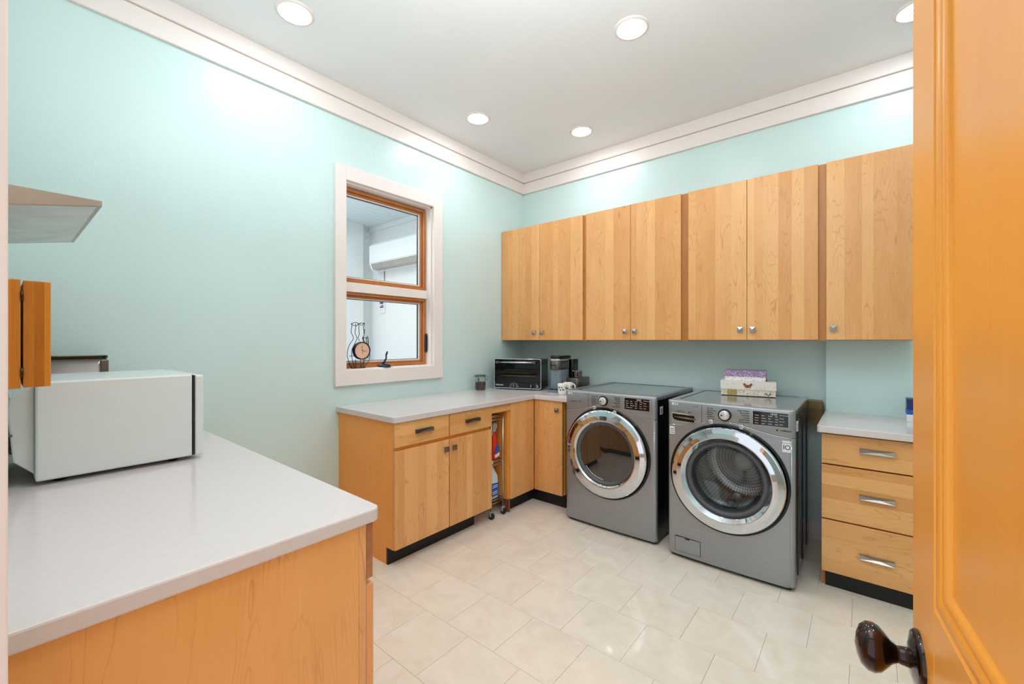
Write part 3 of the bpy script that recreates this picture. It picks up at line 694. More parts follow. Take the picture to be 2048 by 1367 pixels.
# ---------------------------------------------------------------- washer and dryer
def laundry(kind, x0, x1, yf, yb, H, cx, cz, R, label):
    t = thing(kind, label, 'washing machine' if kind == 'washing_machine' else 'dryer', ((x0+x1)/2, (yf+yb)/2, 0))
    wash = kind == 'washing_machine'
    w = (x1-x0)/2; xm = (x0+x1)/2; zb = 0.022
    def prof(x):
        tt = max(-1, min(1, (x-xm)/w)); e = w*(1-abs(tt)); y = yf+0.010*tt*tt; r = 0.022
        if e < r: y += r-math.sqrt(max(0, r*r-(r-e)**2))
        return y
    bump = cz+R+0.030-0.838
    def top(x): return 0.838+bump*math.exp(-((x-cx)/0.185)**2)
    # body shell: sides, top, back and dark inside floor
    yb0 = yf+0.030; side = 'greyside' if wash else 'blackside'
    b = MB(); b.box(x0+0.001, x0+0.012, yb0, yb, zb, H-0.015); b.box(x1-0.012, x1-0.001, yb0, yb, zb, H-0.015)
    if wash:
        for yy in (yf+0.13, yf+0.16, yf+0.36, yf+0.60): b.box(x1-0.002, x1+0.003, yy, yy+0.02, 0.05, 0.93, 0.002, 1)
    b.box(x0+0.012, x1-0.012, yb-0.01, yb, zb, H-0.015); b.box(x0+0.012, x1-0.012, yb0+0.02, yb-0.01, zb, zb+0.01); b.build('cabinet', side, t)
    # top with a recessed centre plate
    b = MB(); b.box(x0, x1, yf+0.012, yf+0.085, H-0.030, H, 0.008); b.box(x0, x0+0.045, yf+0.085, yb, H-0.030, H, 0.006); b.box(x1-0.045, x1, yf+0.085, yb, H-0.030, H, 0.006); b.box(x0+0.045, x1-0.045, yb-0.02, yb, H-0.030, H-0.002, 0.003)
    b.build('top_frame', 'tophull' if wash else 'fascia', t)
    MB().box(x0+0.040, x1-0.040, yf+0.080, yb-0.015, H-0.030, H-0.004, 0.002).build('top_plate', 'tophull', t)
    b = MB(); b.box(x0+0.050, x1-0.050, yb-0.032, yb-0.020, H-0.004, H-0.0030); b.box(x0+0.044, x0+0.051, yf+0.10, yb-0.02, H-0.004, H-0.0030); b.build('top_seam', 'black', t)
    # lower front panel with the round door hole
    Ri = R+0.018; angs = [2*PI*i/120 for i in range(120)]
    for X_, Z_ in ((x0, zb), (x1, zb), (x0, top(x0)), (x1, top(x1))): angs.append(math.atan2(Z_-cz, X_-cx) % (2*PI))
    angs = sorted(set(angs)); NA = len(angs); fr = (0, 0.25, 0.5, 0.7, 0.82, 0.9, 0.95, 0.975, 1.0)
    vs = []
    for f in fr:
        for a in angs:
            c_, s_ = math.cos(a), math.sin(a); lo, hi = Ri, 0.9
            for _ in range(26):
                md = (lo+hi)/2; X_, Z_ = cx+md*c_, cz+md*s_
                if x0 <= X_ <= x1 and zb <= Z_ <= top(X_): lo = md
                else: hi = md
            rr = Ri+(lo-Ri)*f; X_ = cx+rr*c_; vs.append((X_, prof(X_), cz+rr*s_))
    fs = [(k*NA+i, k*NA+(i+1) % NA, (k+1)*NA+(i+1) % NA, (k+1)*NA+i) for k in range(len(fr)-1) for i in range(NA)]
    b = MB(); b.quadlist(vs, fs, True)
    b.build('front_panel', 'graphite', t)
    # fascia
    vs = []; NX = 72; rows = 6
    xs = [x0+(x1-x0)*i/NX for i in range(NX+1)]
    for x in xs:
        z0 = top(x)+0.003
        vs += [(x, prof(x)+0.012, z0), (x, prof(x)-0.002, z0+0.0005), (x, prof(x)-0.004, z0+0.004), (x, prof(x)-0.004, H-0.014), (x, prof(x)+0.000, H-0.005), (x, prof(x)+0.012, H-0.001)]
    fs = [(i*rows+k, (i+1)*rows+k, (i+1)*rows+k+1, i*rows+k+1) for i in range(NX) for k in range(rows-1)]
    b = MB(); b.quadlist(vs, fs, True); b.build('control_panel', 'fascia', t)
    fy = lambda x: prof(x)-0.004
    # chrome tubes drawn in as highlights under the fascia and down the right edge
    b = MB(); b.tube([(x, prof(x)-0.002, top(x)+0.001) for x in xs[1:-1]], 0.0016, 6); b.tube([(x1-0.016, prof(x1-0.016)-0.0005, zb+0.01), (x1-0.016, prof(x1-0.016)-0.0005, top(x1))], 0.0016, 6)
    b.build('highlight_line', 'chrome', t)
    MB().box(x0+0.02, x1-0.02, yf+0.03, yb-0.02, 0.004, 0.022).build('base', 'black', t)
    for X_ in (x0+0.06, x1-0.06):
        for Y_ in (yf+0.08, yb-0.08): MB().lathe([(0.001, 0), (0.02, 0), (0.02, 0.01), (0.001, 0.01)], (X_, Y_, 0), n=14).build('foot', 'black', t)
    # door: dark gap, chrome ring, gasket, glass
    yc = yf; C = (cx, yc, cz)
    b = MB(); b.lathe([(R+0.019, 0.004), (R+0.015, -0.006), (R+0.004, 0.000), (R-0.01, 0.03)], C, 'y', 96); b.build('door_surround', 'blackgloss', t)
    dr = MB().lathe([(R+0.002, 0.004), (R+0.001, -0.022), (R-0.004, -0.026), (R-0.010, -0.029), (R-0.040, -0.038), (R-0.070, -0.042), (R-0.077, -0.040), (R-0.086, -0.030), (R-0.090, -0.020)] if not wash else
                    [(R+0.002, 0.004), (R+0.001, -0.022), (R-0.004, -0.030), (R-0.010, -0.031), (R-0.034, -0.038), (R-0.058, -0.042), (R-0.062, -0.041), (R-0.082, -0.020), (R-0.090, -0.004)], C, 'y', 96, sharp=True).build('door', 'chrome', t)
    if wash:
        b = MB(); b.lathe([(R-0.088, -0.004), (R-0.094, -0.012), (R-0.104, -0.012), (R-0.112, -0.002), (R-0.112, 0.03)], C, 'y', 96); b.build('door_rim', 'rubber', dr)
        b = MB(); b.lathe([(R-0.108, -0.004), (R-0.114, 0.01), (R-0.122, 0.04), (R-0.135, 0.056), (R-0.16, 0.066), (0.06, 0.076), (0.0005, 0.077)], C, 'y', 96)
        b.lathe([(R-0.112, -0.004), (R-0.118, 0.01), (R-0.126, 0.037), (R-0.139, 0.052), (R-0.162, 0.062), (0.06, 0.072), (0.0005, 0.073)], C, 'y', 96)
        b.lathe([(R-0.108, -0.004), (R-0.112, -0.004)], C, 'y', 96); b.build('door_glass', 'doorglass', dr)
        MB().lathe([(R-0.06, 0.035), (R-0.09, 0.045), (R-0.10, 0.06), (R-0.095, 0.075), (R-0.105, 0.09), (R-0.10, 0.11), (R-0.07, 0.115)], C, 'y', 96).build('door_gasket', 'rubber', t)
        DC = (cx, yf+0.12, cz)
        dm = MB().lathe([(0.225, 0.0), (0.245, 0.02), (0.25, 0.05), (0.25, 0.40), (0.235, 0.42), (0.12, 0.425), (0.10, 0.40), (0.0005, 0.395)], DC, 'y', 72)
        dm = dm.build('drum', 'drum', t, at=DC)
        MB().lathe([(0.064, 0.40), (0.060, 0.372), (0.035, 0.357), (0.0005, 0.353)], DC, 'y', 32).build('drum_hub', 'label', dm, at=DC)
        for a in (0.4, 0.4+2*PI/3, 0.4+4*PI/3):
            pts = []; 
            for k in range(9):
                y = DC[1]+0.06+0.32*k/8; hgt = 0.055*math.sin(PI*k/8)**0.7 if 0 < k < 8 else 0
                for da, rr in ((-0.16, 0.251), (-0.05, 0.251-hgt), (0.05, 0.251-hgt), (0.16, 0.251)): pts.append((cx+rr*math.cos(a+da), y, cz+rr*math.sin(a+da)))
            fs = [(k*4+j, k*4+j+1, (k+1)*4+j+1, (k+1)*4+j) for k in range(8) for j in range(3)]
            b = MB(); b.quadlist(pts, fs, True); b.build('paddle', 'chrome', dm, at=DC)
    else:
        b = MB(); b.lathe([(R-0.089, -0.022), (R-0.094, -0.026), (R-0.100, -0.024), (R-0.108, -0.014), (R-0.112, -0.010)], C, 'y', 96); b.build('door_rim', 'rubber', dr)
        b = MB(); b.lathe([(R-0.110, -0.012), (R-0.16, -0.016), (0.07, -0.019), (0.0005, -0.020)], C, 'y', 96); b.build('door_glass', 'tint', dr)
        b = MB()
        for k in range(14):
            a = math.radians(218+k*3.6); r = R-0.123; b.box(cx+r*math.cos(a)-0.003, cx+r*math.cos(a)+0.003, yf-0.0155, yf-0.0145, cz+r*math.sin(a)-0.004, cz+r*math.sin(a)+0.004)
        b.build('door_print', 'paleink', dr)
    # controls
    lt = MB(); s = 0.0105
    if wash:
        dvx, dx, dz = 2.076, 2.206, 0.936
        left = ['Normal', 'Heavy Duty', 'Bedding', 'Sanitary', 'Allergiene', 'Tub Clean']; right = ['Bright Whites', 'Perm.Press', 'Delicates', 'Towels', 'Speed Wash', 'Downloaded']
        disp = (2.352, 2.524, 0.900, 0.976)
        lt.text('TurboWash', 0.010, (2.018, fy(2.03)-0.0005, 0.968)); lt.text('Smart Drum', 0.010, (1.925, fy(1.95)-0.0005, 0.930), bold=True)
        lt.text('TrueBalance', 0.0115, (2.478, fy(2.5)-0.0005, 0.880), bold=True); lt.lathe([(0.0005, 0), (0.005, 0)], (2.470, fy(2.47)-0.0006, 0.880), 'y', 16)
        b = MB(); P_ = [(1.892, 0.918), (2.050, 0.912), (2.050, 0.885), (2.044, 0.872), (2.030, 0.864), (1.925, 0.868), (1.903, 0.875), (1.894, 0.890)]
        pk = MB().prism(P_, 'y', fy(1.95)-0.0022, fy(1.95)+0.003, 0.001).build('dispenser_handle', 'silver', t)
        cxp = sum(p[0] for p in P_)/8; czp = sum(p[1] for p in P_)/8
        MB().prism([(cxp+(p[0]-cxp)*0.955, czp+(p[1]-czp)*0.86) for p in P_], 'y', fy(1.95)-0.0030, fy(1.95)+0.003, 0.0005).build('pocket', 'blackgloss', pk)
        MB().tube([(1.91, fy(1.95)-0.004, 0.893), (2.04, fy(1.95)-0.004, 0.888)], 0.006, 8).build('grip', 'pewter', pk)
    else:
        dvx, dx, dz = 1.262, 1.388, 0.940
        left = ['Steam Fresh', 'Normal', 'Heavy Duty', 'Bedding', 'Antibacterial', 'Jumbo Dry']; right = ['Perm.Press', 'Delicates', 'Towels', 'Speed Dry', 'Air Dry', 'Downloaded']
        disp = (1.550, 1.728, 0.898, 0.978)
        lt.text('Sensor Dry', 0.010, (1.118, fy(1.15)-0.0005, 0.917), bold=True)
        lt.box(1.09, 1.225, fy(1.15)-0.0006, fy(1.15), 0.9075, 0.9085)
    # little round symbols by the drum text
    sx = (dvx-0.075)
    for k in range(4): lt.lathe([(0.0005 if k == 0 else 0.0035, 0), (0.0048, 0)], (sx+0.016*k, fy(sx)-0.0006, 0.928 if wash else 0.918), 'y', 12)
    lz = 0.968
    for k, tx in enumerate(left): lt.text(tx, s, (dvx+0.030, fy(dvx+0.03)-0.0005, lz-0.0125*k), bold=True)
    lz = 0.972
    for k, tx in enumerate(right): lt.text(tx, s, (dx+0.128, fy(dx+0.1)-0.0005, lz-0.0130*k-(0.002 if wash else 0)), align='RIGHT', bold=True)
    b = MB(); b.box(dvx-0.001, dvx+0.001, fy(dvx)-0.0006, fy(dvx)+0.001, top(dvx)+0.004, H-0.014); b.build('panel_seam', 'black', t)
    lt.build('lettering', 'ink', t)
    lg = MB(); lx = x0+0.028; lg.lathe([(0.0005, 0), (0.0085, 0)], (lx+0.008, fy(lx)-0.0008, 0.974), 'y', 20); lg.text('LG', 0.022, (lx+0.020, fy(lx+0.02)-0.0006, 0.974), bold=True); lg.build('logo', 'label', t)
    lf = MB(); lf.tube([(lx+0.008, fy(lx)-0.0012, 0.979), (lx+0.008, fy(lx)-0.0012, 0.969), (lx+0.013, fy(lx)-0.0012, 0.969)], 0.0009, 5); lf.build('logo_mark', 'pewter', t)
    kd = MB().lathe([(0.036, 0), (0.036, -0.010), (0.034, -0.012), (0.027, -0.010)], (dx, fy(dx), dz), 'y', 40).build('dial', 'blackgloss', t)
    MB().lathe([(0.0275, -0.004), (0.0275, -0.020), (0.0255, -0.022), (0.0005, -0.023)], (dx, fy(dx), dz), 'y', 40).build('dial_cap', 'silver', kd)
    MB().box(dx-0.018, dx-0.010, fy(dx)-0.0235, fy(dx)-0.022, dz-0.006, dz+0.003).build('dial_mark', 'ink', kd)
    for bxp, bz in ((dvx+0.052, 0.886 if wash else 0.884), (dx+0.088, 0.876 if wash else 0.868)):
        bt = MB().lathe([(0.013, 0), (0.013, -0.003), (0.011, -0.004), (0.0005, -0.0045)], (bxp, fy(bxp), bz), 'y', 24).build('button', 'silver', t)
        MB().lathe([(0.004, 0), (0.006, 0)], (bxp, fy(bxp)-0.005, bz), 'y', 16).build('button_mark', 'ink', bt)
    X0, X1, Z0, Z1 = disp; yd = (fy(X0)+fy(X1))/2
    MB().prism([(X0-0.002, yd-0.003-0.001), (X1+0.002, yd-0.002), (X1+0.002, yd+0.006), (X0-0.002, yd+0.006)], 'z', Z0-0.002, Z1+0.002).build('display_frame', 'silver', t)
    ds = MB().prism([(X0, yd-0.0052), (X1, yd-0.0032), (X1, yd+0.006), (X0, yd+0.006)], 'z', Z0, Z1).build('display', 'blackgloss', t)
    rot = (PI/2, 0, math.atan2(0.002, X1-X0)); lt = MB(); yy = yd-0.0056
    words = [['Wash', 'Spin', 'Temp.', 'Soil'], ['Steam', 'Heavy', 'Hot', 'High'], ['Extra', 'Normal', 'Warm', 'Med.'], ['Rinse', 'Light', 'Cold', 'Low']] if wash else \
            [['Sense', 'Dry', 'Level', 'Temp.'], ['Steam', 'More', 'High', 'Time'], ['Anti', 'Normal', 'Med.', 'Less'], ['Wrinkle', 'Less', 'Low', 'More']]
    for r_, row in enumerate(words):
        for c_, wd in enumerate(row): lt.text(wd, 0.0085, (X0+0.010+c_*0.033, yy+0.0004*c_-0.0002, Z1-0.022-0.0145*r_), rot)
    for r_ in range(4): lt.text(['Add Garment', 'Energy', 'Remote', 'Signal'][r_], 0.0075, (X1-0.042, yy+0.0014, Z1-0.012-0.017*r_), rot)
    lt.text('18:50', 0.016, (X0+0.085, yy+0.0006, Z1-0.010), rot)
    lt.build('display_text', 'paleink', ds)
    # stickers
    if wash:
        st = MB().box(1.878, 1.908, prof(1.89)-0.0012, prof(1.89)+0.004, 0.780, 0.828).build('sticker', 'label', t)
        b = MB(); 
        for k in range(3): b.box(1.881, 1.905, prof(1.89)-0.0015, prof(1.89)-0.001, 0.788+k*0.012, 0.792+k*0.012)
        b.build('sticker_print', 'ink', st)
        y_ = prof(2.512)-0.0012
        st = MB().box(2.494, 2.534, y_-0.0015, y_+0.006, 0.764, 0.826).build('sticker', 'label', t)
        b = MB(); b.text('Smart Drum', 0.0085, (2.514, y_-0.002, 0.814), align='CENTER'); b.box(2.499, 2.503, y_-0.002, y_-0.0014, 0.778, 0.804)
        b.lathe([(0.009, 0), (0.013, 0)], (2.519, y_-0.0021, 0.791), 'y', 24); b.build('sticker_print', 'ink', st)
        fd = MB().box(1.912, 2.068, yf-0.0010, yf+0.010, 0.045, 0.140, 0.004).build('filter_flap_frame', 'black', t)
        MB().box(1.914, 2.066, yf-0.0022, yf+0.010, 0.047, 0.138, 0.004).build('filter_flap', 'graphite', fd)
        MB().box(1.975, 2.003, yf-0.004, yf, 0.130, 0.137, 0.001).build('flap_latch', 'black', fd)
        MB().text('LG DIRECT DRIVE', 0.011, (cx-0.055, yf-0.0362, cz+R-0.05), ext=0.0002).build('door_print', 'ink', dr)
    sx_ = x1+(0.0006 if not wash else 0.0036)
    st = MB().box(x1-0.002, sx_, yf+0.075, yf+0.125, 0.872, 0.925).build('side_sticker', 'label', t)
    b = MB()
    for k in range(3): b.box(sx_, sx_+0.0005, yf+0.085, yf+0.115, 0.880+k*0.012, 0.886+k*0.012)
    b.build('sticker_print', 'ink', st)
    return t
laundry('dryer', 1.057, 1.772, -0.830, -0.03, 0.998, 1.402, 0.563, 0.312, 'graphite front-load dryer with dark tinted round glass, nearest the corner')
laundry('washing_machine', 1.865, 2.553, -0.880, -0.15, 0.998, 2.209, 0.556, 0.307, 'graphite front-load washing machine with clear door showing its drum, decorated boxes on top')

# ---------------------------------------------------------------- boxes on the washer
def kbox(name, label, c, ang, w, d, h, m1, m2, lidf, m3):
    t = thing(name, label, 'box', (c[0], c[1], c[2]), 'decorated keepsake boxes', ang)
    def bx(*a): return MB().box(*a)
    bx(-w/2+0.003, w/2-0.003, -d/2+0.003, d/2-0.003, 0, h*0.95, 0.001, 1).build('base', m2, t, local=True)
    bx(-w/2, w/2, -d/2, d/2, h*lidf, h, 0.001, 1).build('lid', m1, t, local=True)
    return t
ZT = 0.9985
k1 = kbox('butterfly_box', 'cream patterned box with orange butterfly, on the washer under the purple box', (2.207, -0.250, ZT), 0.19, 0.335, 0.22, 0.098, 'creambox', 'tanbox', 0.42, None)
b = MB(); y = -0.1107
for sx in (-1, 1):
    b.prism([(0.0, 0.066), (sx*0.024, 0.085), (sx*0.025, 0.078), (sx*0.018, 0.064), (sx*0.014, 0.052), (sx*0.004, 0.055)], 'y', y-0.0005, y+0.0005)
b.build('butterfly', 'orange', k1, local=True)
b = MB()
for sx in (-1, 1): b.tube([(0.0, y-0.0008, 0.068), (sx*0.024, y-0.0008, 0.087), (sx*0.026, y-0.0008, 0.076), (sx*0.017, y-0.0008, 0.063)], 0.0016, 5)
b.tube([(0, y-0.0008, 0.054), (0, y-0.0008, 0.074)], 0.002, 5)
for sx in (-1, 1): b.tube([(0.12, y+0.0022, 0.008), (0.12+sx*0.016, y+0.0022, 0.028), (0.12+sx*0.016, y+0.0022, 0.018), (0.12, y+0.0022, 0.008)], 0.0012, 5)
b.build('butterfly_outline', 'ink', k1, local=True)
MB().box(-0.125, -0.065, -0.1085, -0.106, 0.004, 0.038).build('gilt_print', 'gilt', k1, local=True)
MB().box(0.1665, 0.1682, -0.10, 0.10, 0.042, 0.097).build('brown_side_paper', 'gilt', k1, local=True)
k2 = kbox('floral_box', 'smaller purple floral box on top of the cream butterfly box', (2.192, -0.252, ZT+0.0985), 0.15, 0.258, 0.16, 0.070, 'purplebox', 'lilacbox', 0.42, None)
MB().box(0.1285, 0.1302, -0.078, 0.078, 0.002, 0.069).build('dark_side_paper', 'navy' if 0 else 'wire', k2, local=True)

# ---------------------------------------------------------------- toaster oven
ta = math.radians(20.3)
to = thing('toaster_oven', 'black toaster oven with silver frame on the corner worktop', 'toaster oven', (0.13, -0.614, CT), None, ta)
w, d, h, f0 = 0.456, 0.275, 0.286, 0.014
def L(mb, name, m, par=to): return mb.build(name, m, par, local=True)
b = MB()  # shell with open front
b.box(0.004, 0.012, 0.01, d, f0, h-0.004, 0); b.box(w-0.012, w-0.004, 0.01, d, f0, h-0.004, 0); b.box(0.004, w-0.004, d-0.01, d, f0, h-0.004)
b.prism(rounded([(0.004, h-0.05), (w-0.004, h-0.05), (w-0.004, h-0.004), (0.004, h-0.004)], {2, 3}, 0.016), 'y', 0.01, d); b.box(0.004, w-0.004, 0.01, d, f0, 0.075); L(b, 'body', 'black')
fr = MB(); R_ = rounded([(0, f0), (w, f0), (w, h), (0, h)], {0, 1, 2, 3}, 0.014)
fr.tube([(p[0], 0.006, p[1]) for p in R_], 0.0055, 8, True); L(fr, 'frame', 'chrome')
b = MB(); b.box(0.004, 0.042, 0.0, 0.012, 0.072, h-0.004); b.box(w-0.052, w-0.004, 0.0, 0.012, 0.072, h-0.004); b.box(0.042, w-0.052, 0.0, 0.012, h-0.048, h-0.004); b.box(0.042, w-0.052, 0.0, 0.012, 0.072, 0.086)
dr = L(b, 'door', 'blackgloss')
L(MB().box(0.042, w-0.052, 0.003, 0.006, 0.086, h-0.048), 'door_glass', 'ovenglass', dr)
b = MB(); b.tube([(0.030, -0.022, h-0.030), (w-0.045, -0.022, h-0.030)], 0.008, 12); hn = L(b, 'handle', 'steelw', dr)
b = MB(); b.box(0.022, 0.052, -0.031, 0.002, h-0.041, h-0.019, 0.003); b.box(w-0.075, w-0.045, -0.031, 0.002, h-0.041, h-0.019, 0.003); L(b, 'handle_mount', 'pewter', dr)
b = MB()
b.tube([(0.045, 0.05, 0.155), (0.075, 0.05, 0.155), (0.095, 0.05, 0.182), (w-0.085, 0.05, 0.182), (w-0.058, 0.05, 0.155)], 0.002, 6)
b.tube([(0.042, 0.04, 0.153), (w-0.055, 0.04, 0.153)], 0.002, 6)
for i in range(14): b.tube([(0.05+i*0.026, 0.04, 0.153), (0.05+i*0.026, 0.24, 0.153)], 0.0012, 5)
L(b, 'rack', 'steelw')
L(MB().box(0.045, w-0.055, 0.04, 0.25, 0.122, 0.130, 0.002), 'baking_tray', 'steelw')
L(MB().box(0.013, w-0.013, 0.03, d-0.011, 0.0755, 0.080), 'crumb_floor', 'rust')
cp = L(MB().box(0.004, w-0.004, 0.001, 0.012, f0+0.004, 0.070, 0.001, 1), 'control_panel', 'black')
b = MB(); b.text('KitchenAid', 0.0165, (0.014, 0.0005, 0.042), bold=True)
b.text('Bake', 0.009, (0.170, 0.0005, 0.030), align='RIGHT'); b.text('Toast', 0.009, (0.176, 0.0005, 0.044), align='RIGHT'); b.text('Bagel', 0.008, (0.184, 0.0005, 0.056), align='RIGHT'); b.text('Broil', 0.008, (0.190, 0.0005, 0.064))
b.text('Warm', 0.008, (0.210, 0.0005, 0.056)); b.text('Pizza', 0.009, (0.216, 0.0005, 0.044)); b.text('Reheat', 0.009, (0.218, 0.0005, 0.030))
for z, s_ in ((0.030, 'START'), (0.043, 'TEMP'), (0.056, '\u00b0F')): b.text(s_, 0.009, (0.410, 0.0005, z), bold=True)
L(b, 'lettering', 'label', cp)
L(MB().box(0.248, 0.345, -0.0005, 0.003, 0.022, 0.062), 'display', 'blackgloss', cp)
for x in (0.198, 0.365):
    L(MB().lathe([(0.014, 0.001), (0.013, -0.014), (0.0005, -0.016)], (x, 0, 0.040), 'y', 24), 'dial', 'black', cp)
    L(MB().box(x-0.0025, x+0.0025, -0.018, -0.014, 0.030, 0.052), 'dial_pointer', 'silver', cp)
for x in (0.06, w-0.06):
    for y in (0.03, d-0.04): L(MB().lathe([(0.001, 0), (0.013, 0), (0.015, f0+0.001), (0.001, f0+0.001)], (x, y, 0), n=14), 'foot', 'black')

# ---------------------------------------------------------------- coffee maker, cup, mugs, jar
cm = thing('coffee_maker', 'grey and black pod coffee maker with frother base, right of the toaster oven', 'coffee maker', (0.79, -0.32, CT))
def rr(x0, x1, y0, y1, r): return rounded([(x0, y0), (x1, y0), (x1, y1), (x0, y1)], {0, 1, 2, 3}, r)
def RR(x0, x1, y0, y1, r, z0, z1, bev=0.002): return MB().prism(rr(x0, x1, y0, y1, r), 'z', CT+z0, CT+z1, bev, True)
RR(0.650, 0.765, -0.46, -0.22, 0.030, 0.0, 0.025).build('base', 'bodygrey', cm)
RR(0.655, 0.760, -0.510, -0.42, 0.045, 0.0, 0.022).build('drip_tray', 'bodygrey', cm)
RR(0.661, 0.754, -0.504, -0.43, 0.042, 0.022, 0.025).build('drip_grid', 'wire', cm)
RR(0.652, 0.764, -0.455, -0.285, 0.030, 0.025, 0.225).build('column', 'bodygrey', cm)
RR(0.650, 0.768, -0.475, -0.285, 0.050, 0.200, 0.276, 0.006).build('brew_head', 'pewter', cm)
RR(0.648, 0.770, -0.480, -0.285, 0.052, 0.276, 0.297, 0.004).build('lid_band', 'steelw', cm)
RR(0.652, 0.766, -0.474, -0.235, 0.050, 0.297, 0.324, 0.010).build('lid', 'blackgloss', cm)
MB().lathe([(0.02, 0), (0.017, -0.02), (0.008, -0.024), (0.0005, -0.024)], (0.706, -0.43, CT+0.200), n=18).build('spout', 'black', cm)
MB().text('Keurig', 0.020, (0.682, -0.4765, CT+0.240), bold=True).build('lettering', 'ink', cm)
RR(0.735, 0.790, -0.275, -0.170, 0.02, 0.126, 0.290, 0.006).build('water_tank', 'blackgloss', cm)
RR(0.700, 0.885, -0.345, -0.115, 0.035, 0.0, 0.125, 0.004).build('frother_base', 'pewter', cm)
fc = thing('milk_frother_cup', 'small steel milk frother cup standing on the coffee maker base', 'cup', (0.836, -0.262, CT+0.1255))
p = (0.836, -0.262, CT+0.1255)
MB().lathe([(0.0005, 0), (0.034, 0), (0.036, 0.003), (0.037, 0.055), (0.039, 0.058), (0.037, 0.060), (0.034, 0.055), (0.033, 0.006), (0.0005, 0.006)], p, n=28).build('body', 'steel', fc)
MB().tube([(p[0]-0.03, p[1]-0.02, p[2]+0.056), (p[0]-0.048, p[1]-0.03, p[2]+0.061)], [0.010, 0.003]).build('spout', 'steel', fc)
MB().tube([(p[0]+0.02, p[1]-0.030, p[2]+0.05), (p[0]+0.028, p[1]-0.055, p[2]+0.045), (p[0]+0.028, p[1]-0.058, p[2]+0.022), (p[0]+0.02, p[1]-0.030, p[2]+0.012)], 0.005).build('handle', 'blackgloss', fc)
def mug(p, ang, label):
    t = thing('mug', label, 'mug', p, 'flower-printed mugs', ang)
    Lb = lambda mb, n, m: mb.build(n, m, t, local=True)
    Lb(MB().lathe([(0.0005, 0), (0.026, 0), (0.030, 0.004), (0.037, 0.025), (0.0395, 0.05), (0.0385, 0.075), (0.041, 0.093), (0.0395, 0.0945), (0.036, 0.075), (0.037, 0.05), (0.034, 0.025), (0.026, 0.008), (0.0005, 0.008)], (0, 0, 0), n=36), 'cup', 'ceramic')
    pts = [(0.037, 0, 0.078), (0.052, 0, 0.084), (0.066, 0, 0.072), (0.068, 0, 0.052), (0.056, 0, 0.032), (0.037, 0, 0.024)]
    Lb(MB().tube(pts, 0.0055, 10), 'handle', 'ceramic')
    b = MB()
    def petal(a, z, r):
        c_, s_ = math.cos(a), math.sin(a); R0 = 0.0402
        vs = [(R0*c_, R0*s_, z)]
        for k in range(10):
            q = 2*PI*k/10; rr_ = r*(1 if k % 2 else 0.65); da = rr_*math.cos(q)/R0
            vs.append((R0*math.cos(a+da), R0*math.sin(a+da), z+rr_*math.sin(q)))
        b.quadlist(vs, [(0, 1+k, 1+(k+1) % 10) for k in range(10)])
    rnd = random.Random(3)
    for k in range(26):
        petal(2*PI*k/26+rnd.random()*0.15, 0.040+0.028*rnd.random(), 0.005+0.003*rnd.random())
    Lb(b, 'flower_print', 'mugprint')
    return t
mug((0.868, -0.575, CT), 0.45, 'white mug printed with dark flowers, front one of the pair beside the dryer')
mug((0.850, -0.455, CT), 0.1, 'white mug with dark flowers, rear one partly hidden behind the front mug')
jr = thing('glass_jar', 'clip-top glass jar half full of brown grounds on the worktop below the window end', 'jar', (0.10, -0.775, CT))
p = (0.10, -0.775, CT)
MB().lathe([(0.0005, 0.001), (0.046, 0.001), (0.051, 0.006), (0.051, 0.10), (0.047, 0.118), (0.045, 0.130), (0.0425, 0.130), (0.0445, 0.116), (0.0485, 0.099), (0.0485, 0.008), (0.044, 0.005), (0.0005, 0.005)], p, n=36).build('body', 'jar', jr)
MB().lathe([(0.0005, 0.0055), (0.044, 0.0056), (0.0482, 0.010), (0.0482, 0.074), (0.02, 0.078), (0.0005, 0.076)], p, n=36).build('contents', 'coffee', jr)
MB().lathe([(0.0005, 0.136), (0.047, 0.136), (0.048, 0.142), (0.044, 0.150), (0.0005, 0.152)], p, n=36).build('lid', 'jar', jr)
MB().lathe([(0.045, 0.130), (0.0475, 0.130), (0.0475, 0.136), (0.045, 0.136), (0.045, 0.130)], p, n=36).build('seal', 'rubber', jr)
b = MB(); b.tube([(p[0]+0.0485*math.cos(a*PI/12), p[1]+0.0485*math.sin(a*PI/12), p[2]+0.139) for a in range(24)], 0.0015, 6, True)
b.tube([(p[0]+0.049*math.cos(a*PI/12), p[1]+0.049*math.sin(a*PI/12), p[2]+0.124) for a in range(24)], 0.0015, 6, True)
b.tube([(p[0]+0.035, p[1]+0.035, p[2]+0.14), (p[0]+0.05, p[1]+0.05, p[2]+0.12), (p[0]+0.044, p[1]+0.044, p[2]+0.085), (p[0]+0.036, p[1]+0.036, p[2]+0.10), (p[0]+0.035, p[1]+0.035, p[2]+0.124)], 0.0018, 6)
b.tube([(p[0]-0.035, p[1]-0.035, p[2]+0.14), (p[0]-0.043, p[1]-0.043, p[2]+0.13), (p[0]-0.035, p[1]-0.035, p[2]+0.124)], 0.0018, 6); b.build('wire_clip', 'wire', jr)
MB().box(p[0]+0.018, p[0]+0.021, p[1]-0.050, p[1]-0.040, p[2]+0.085, p[2]+0.12).build('scoop', 'black', jr)

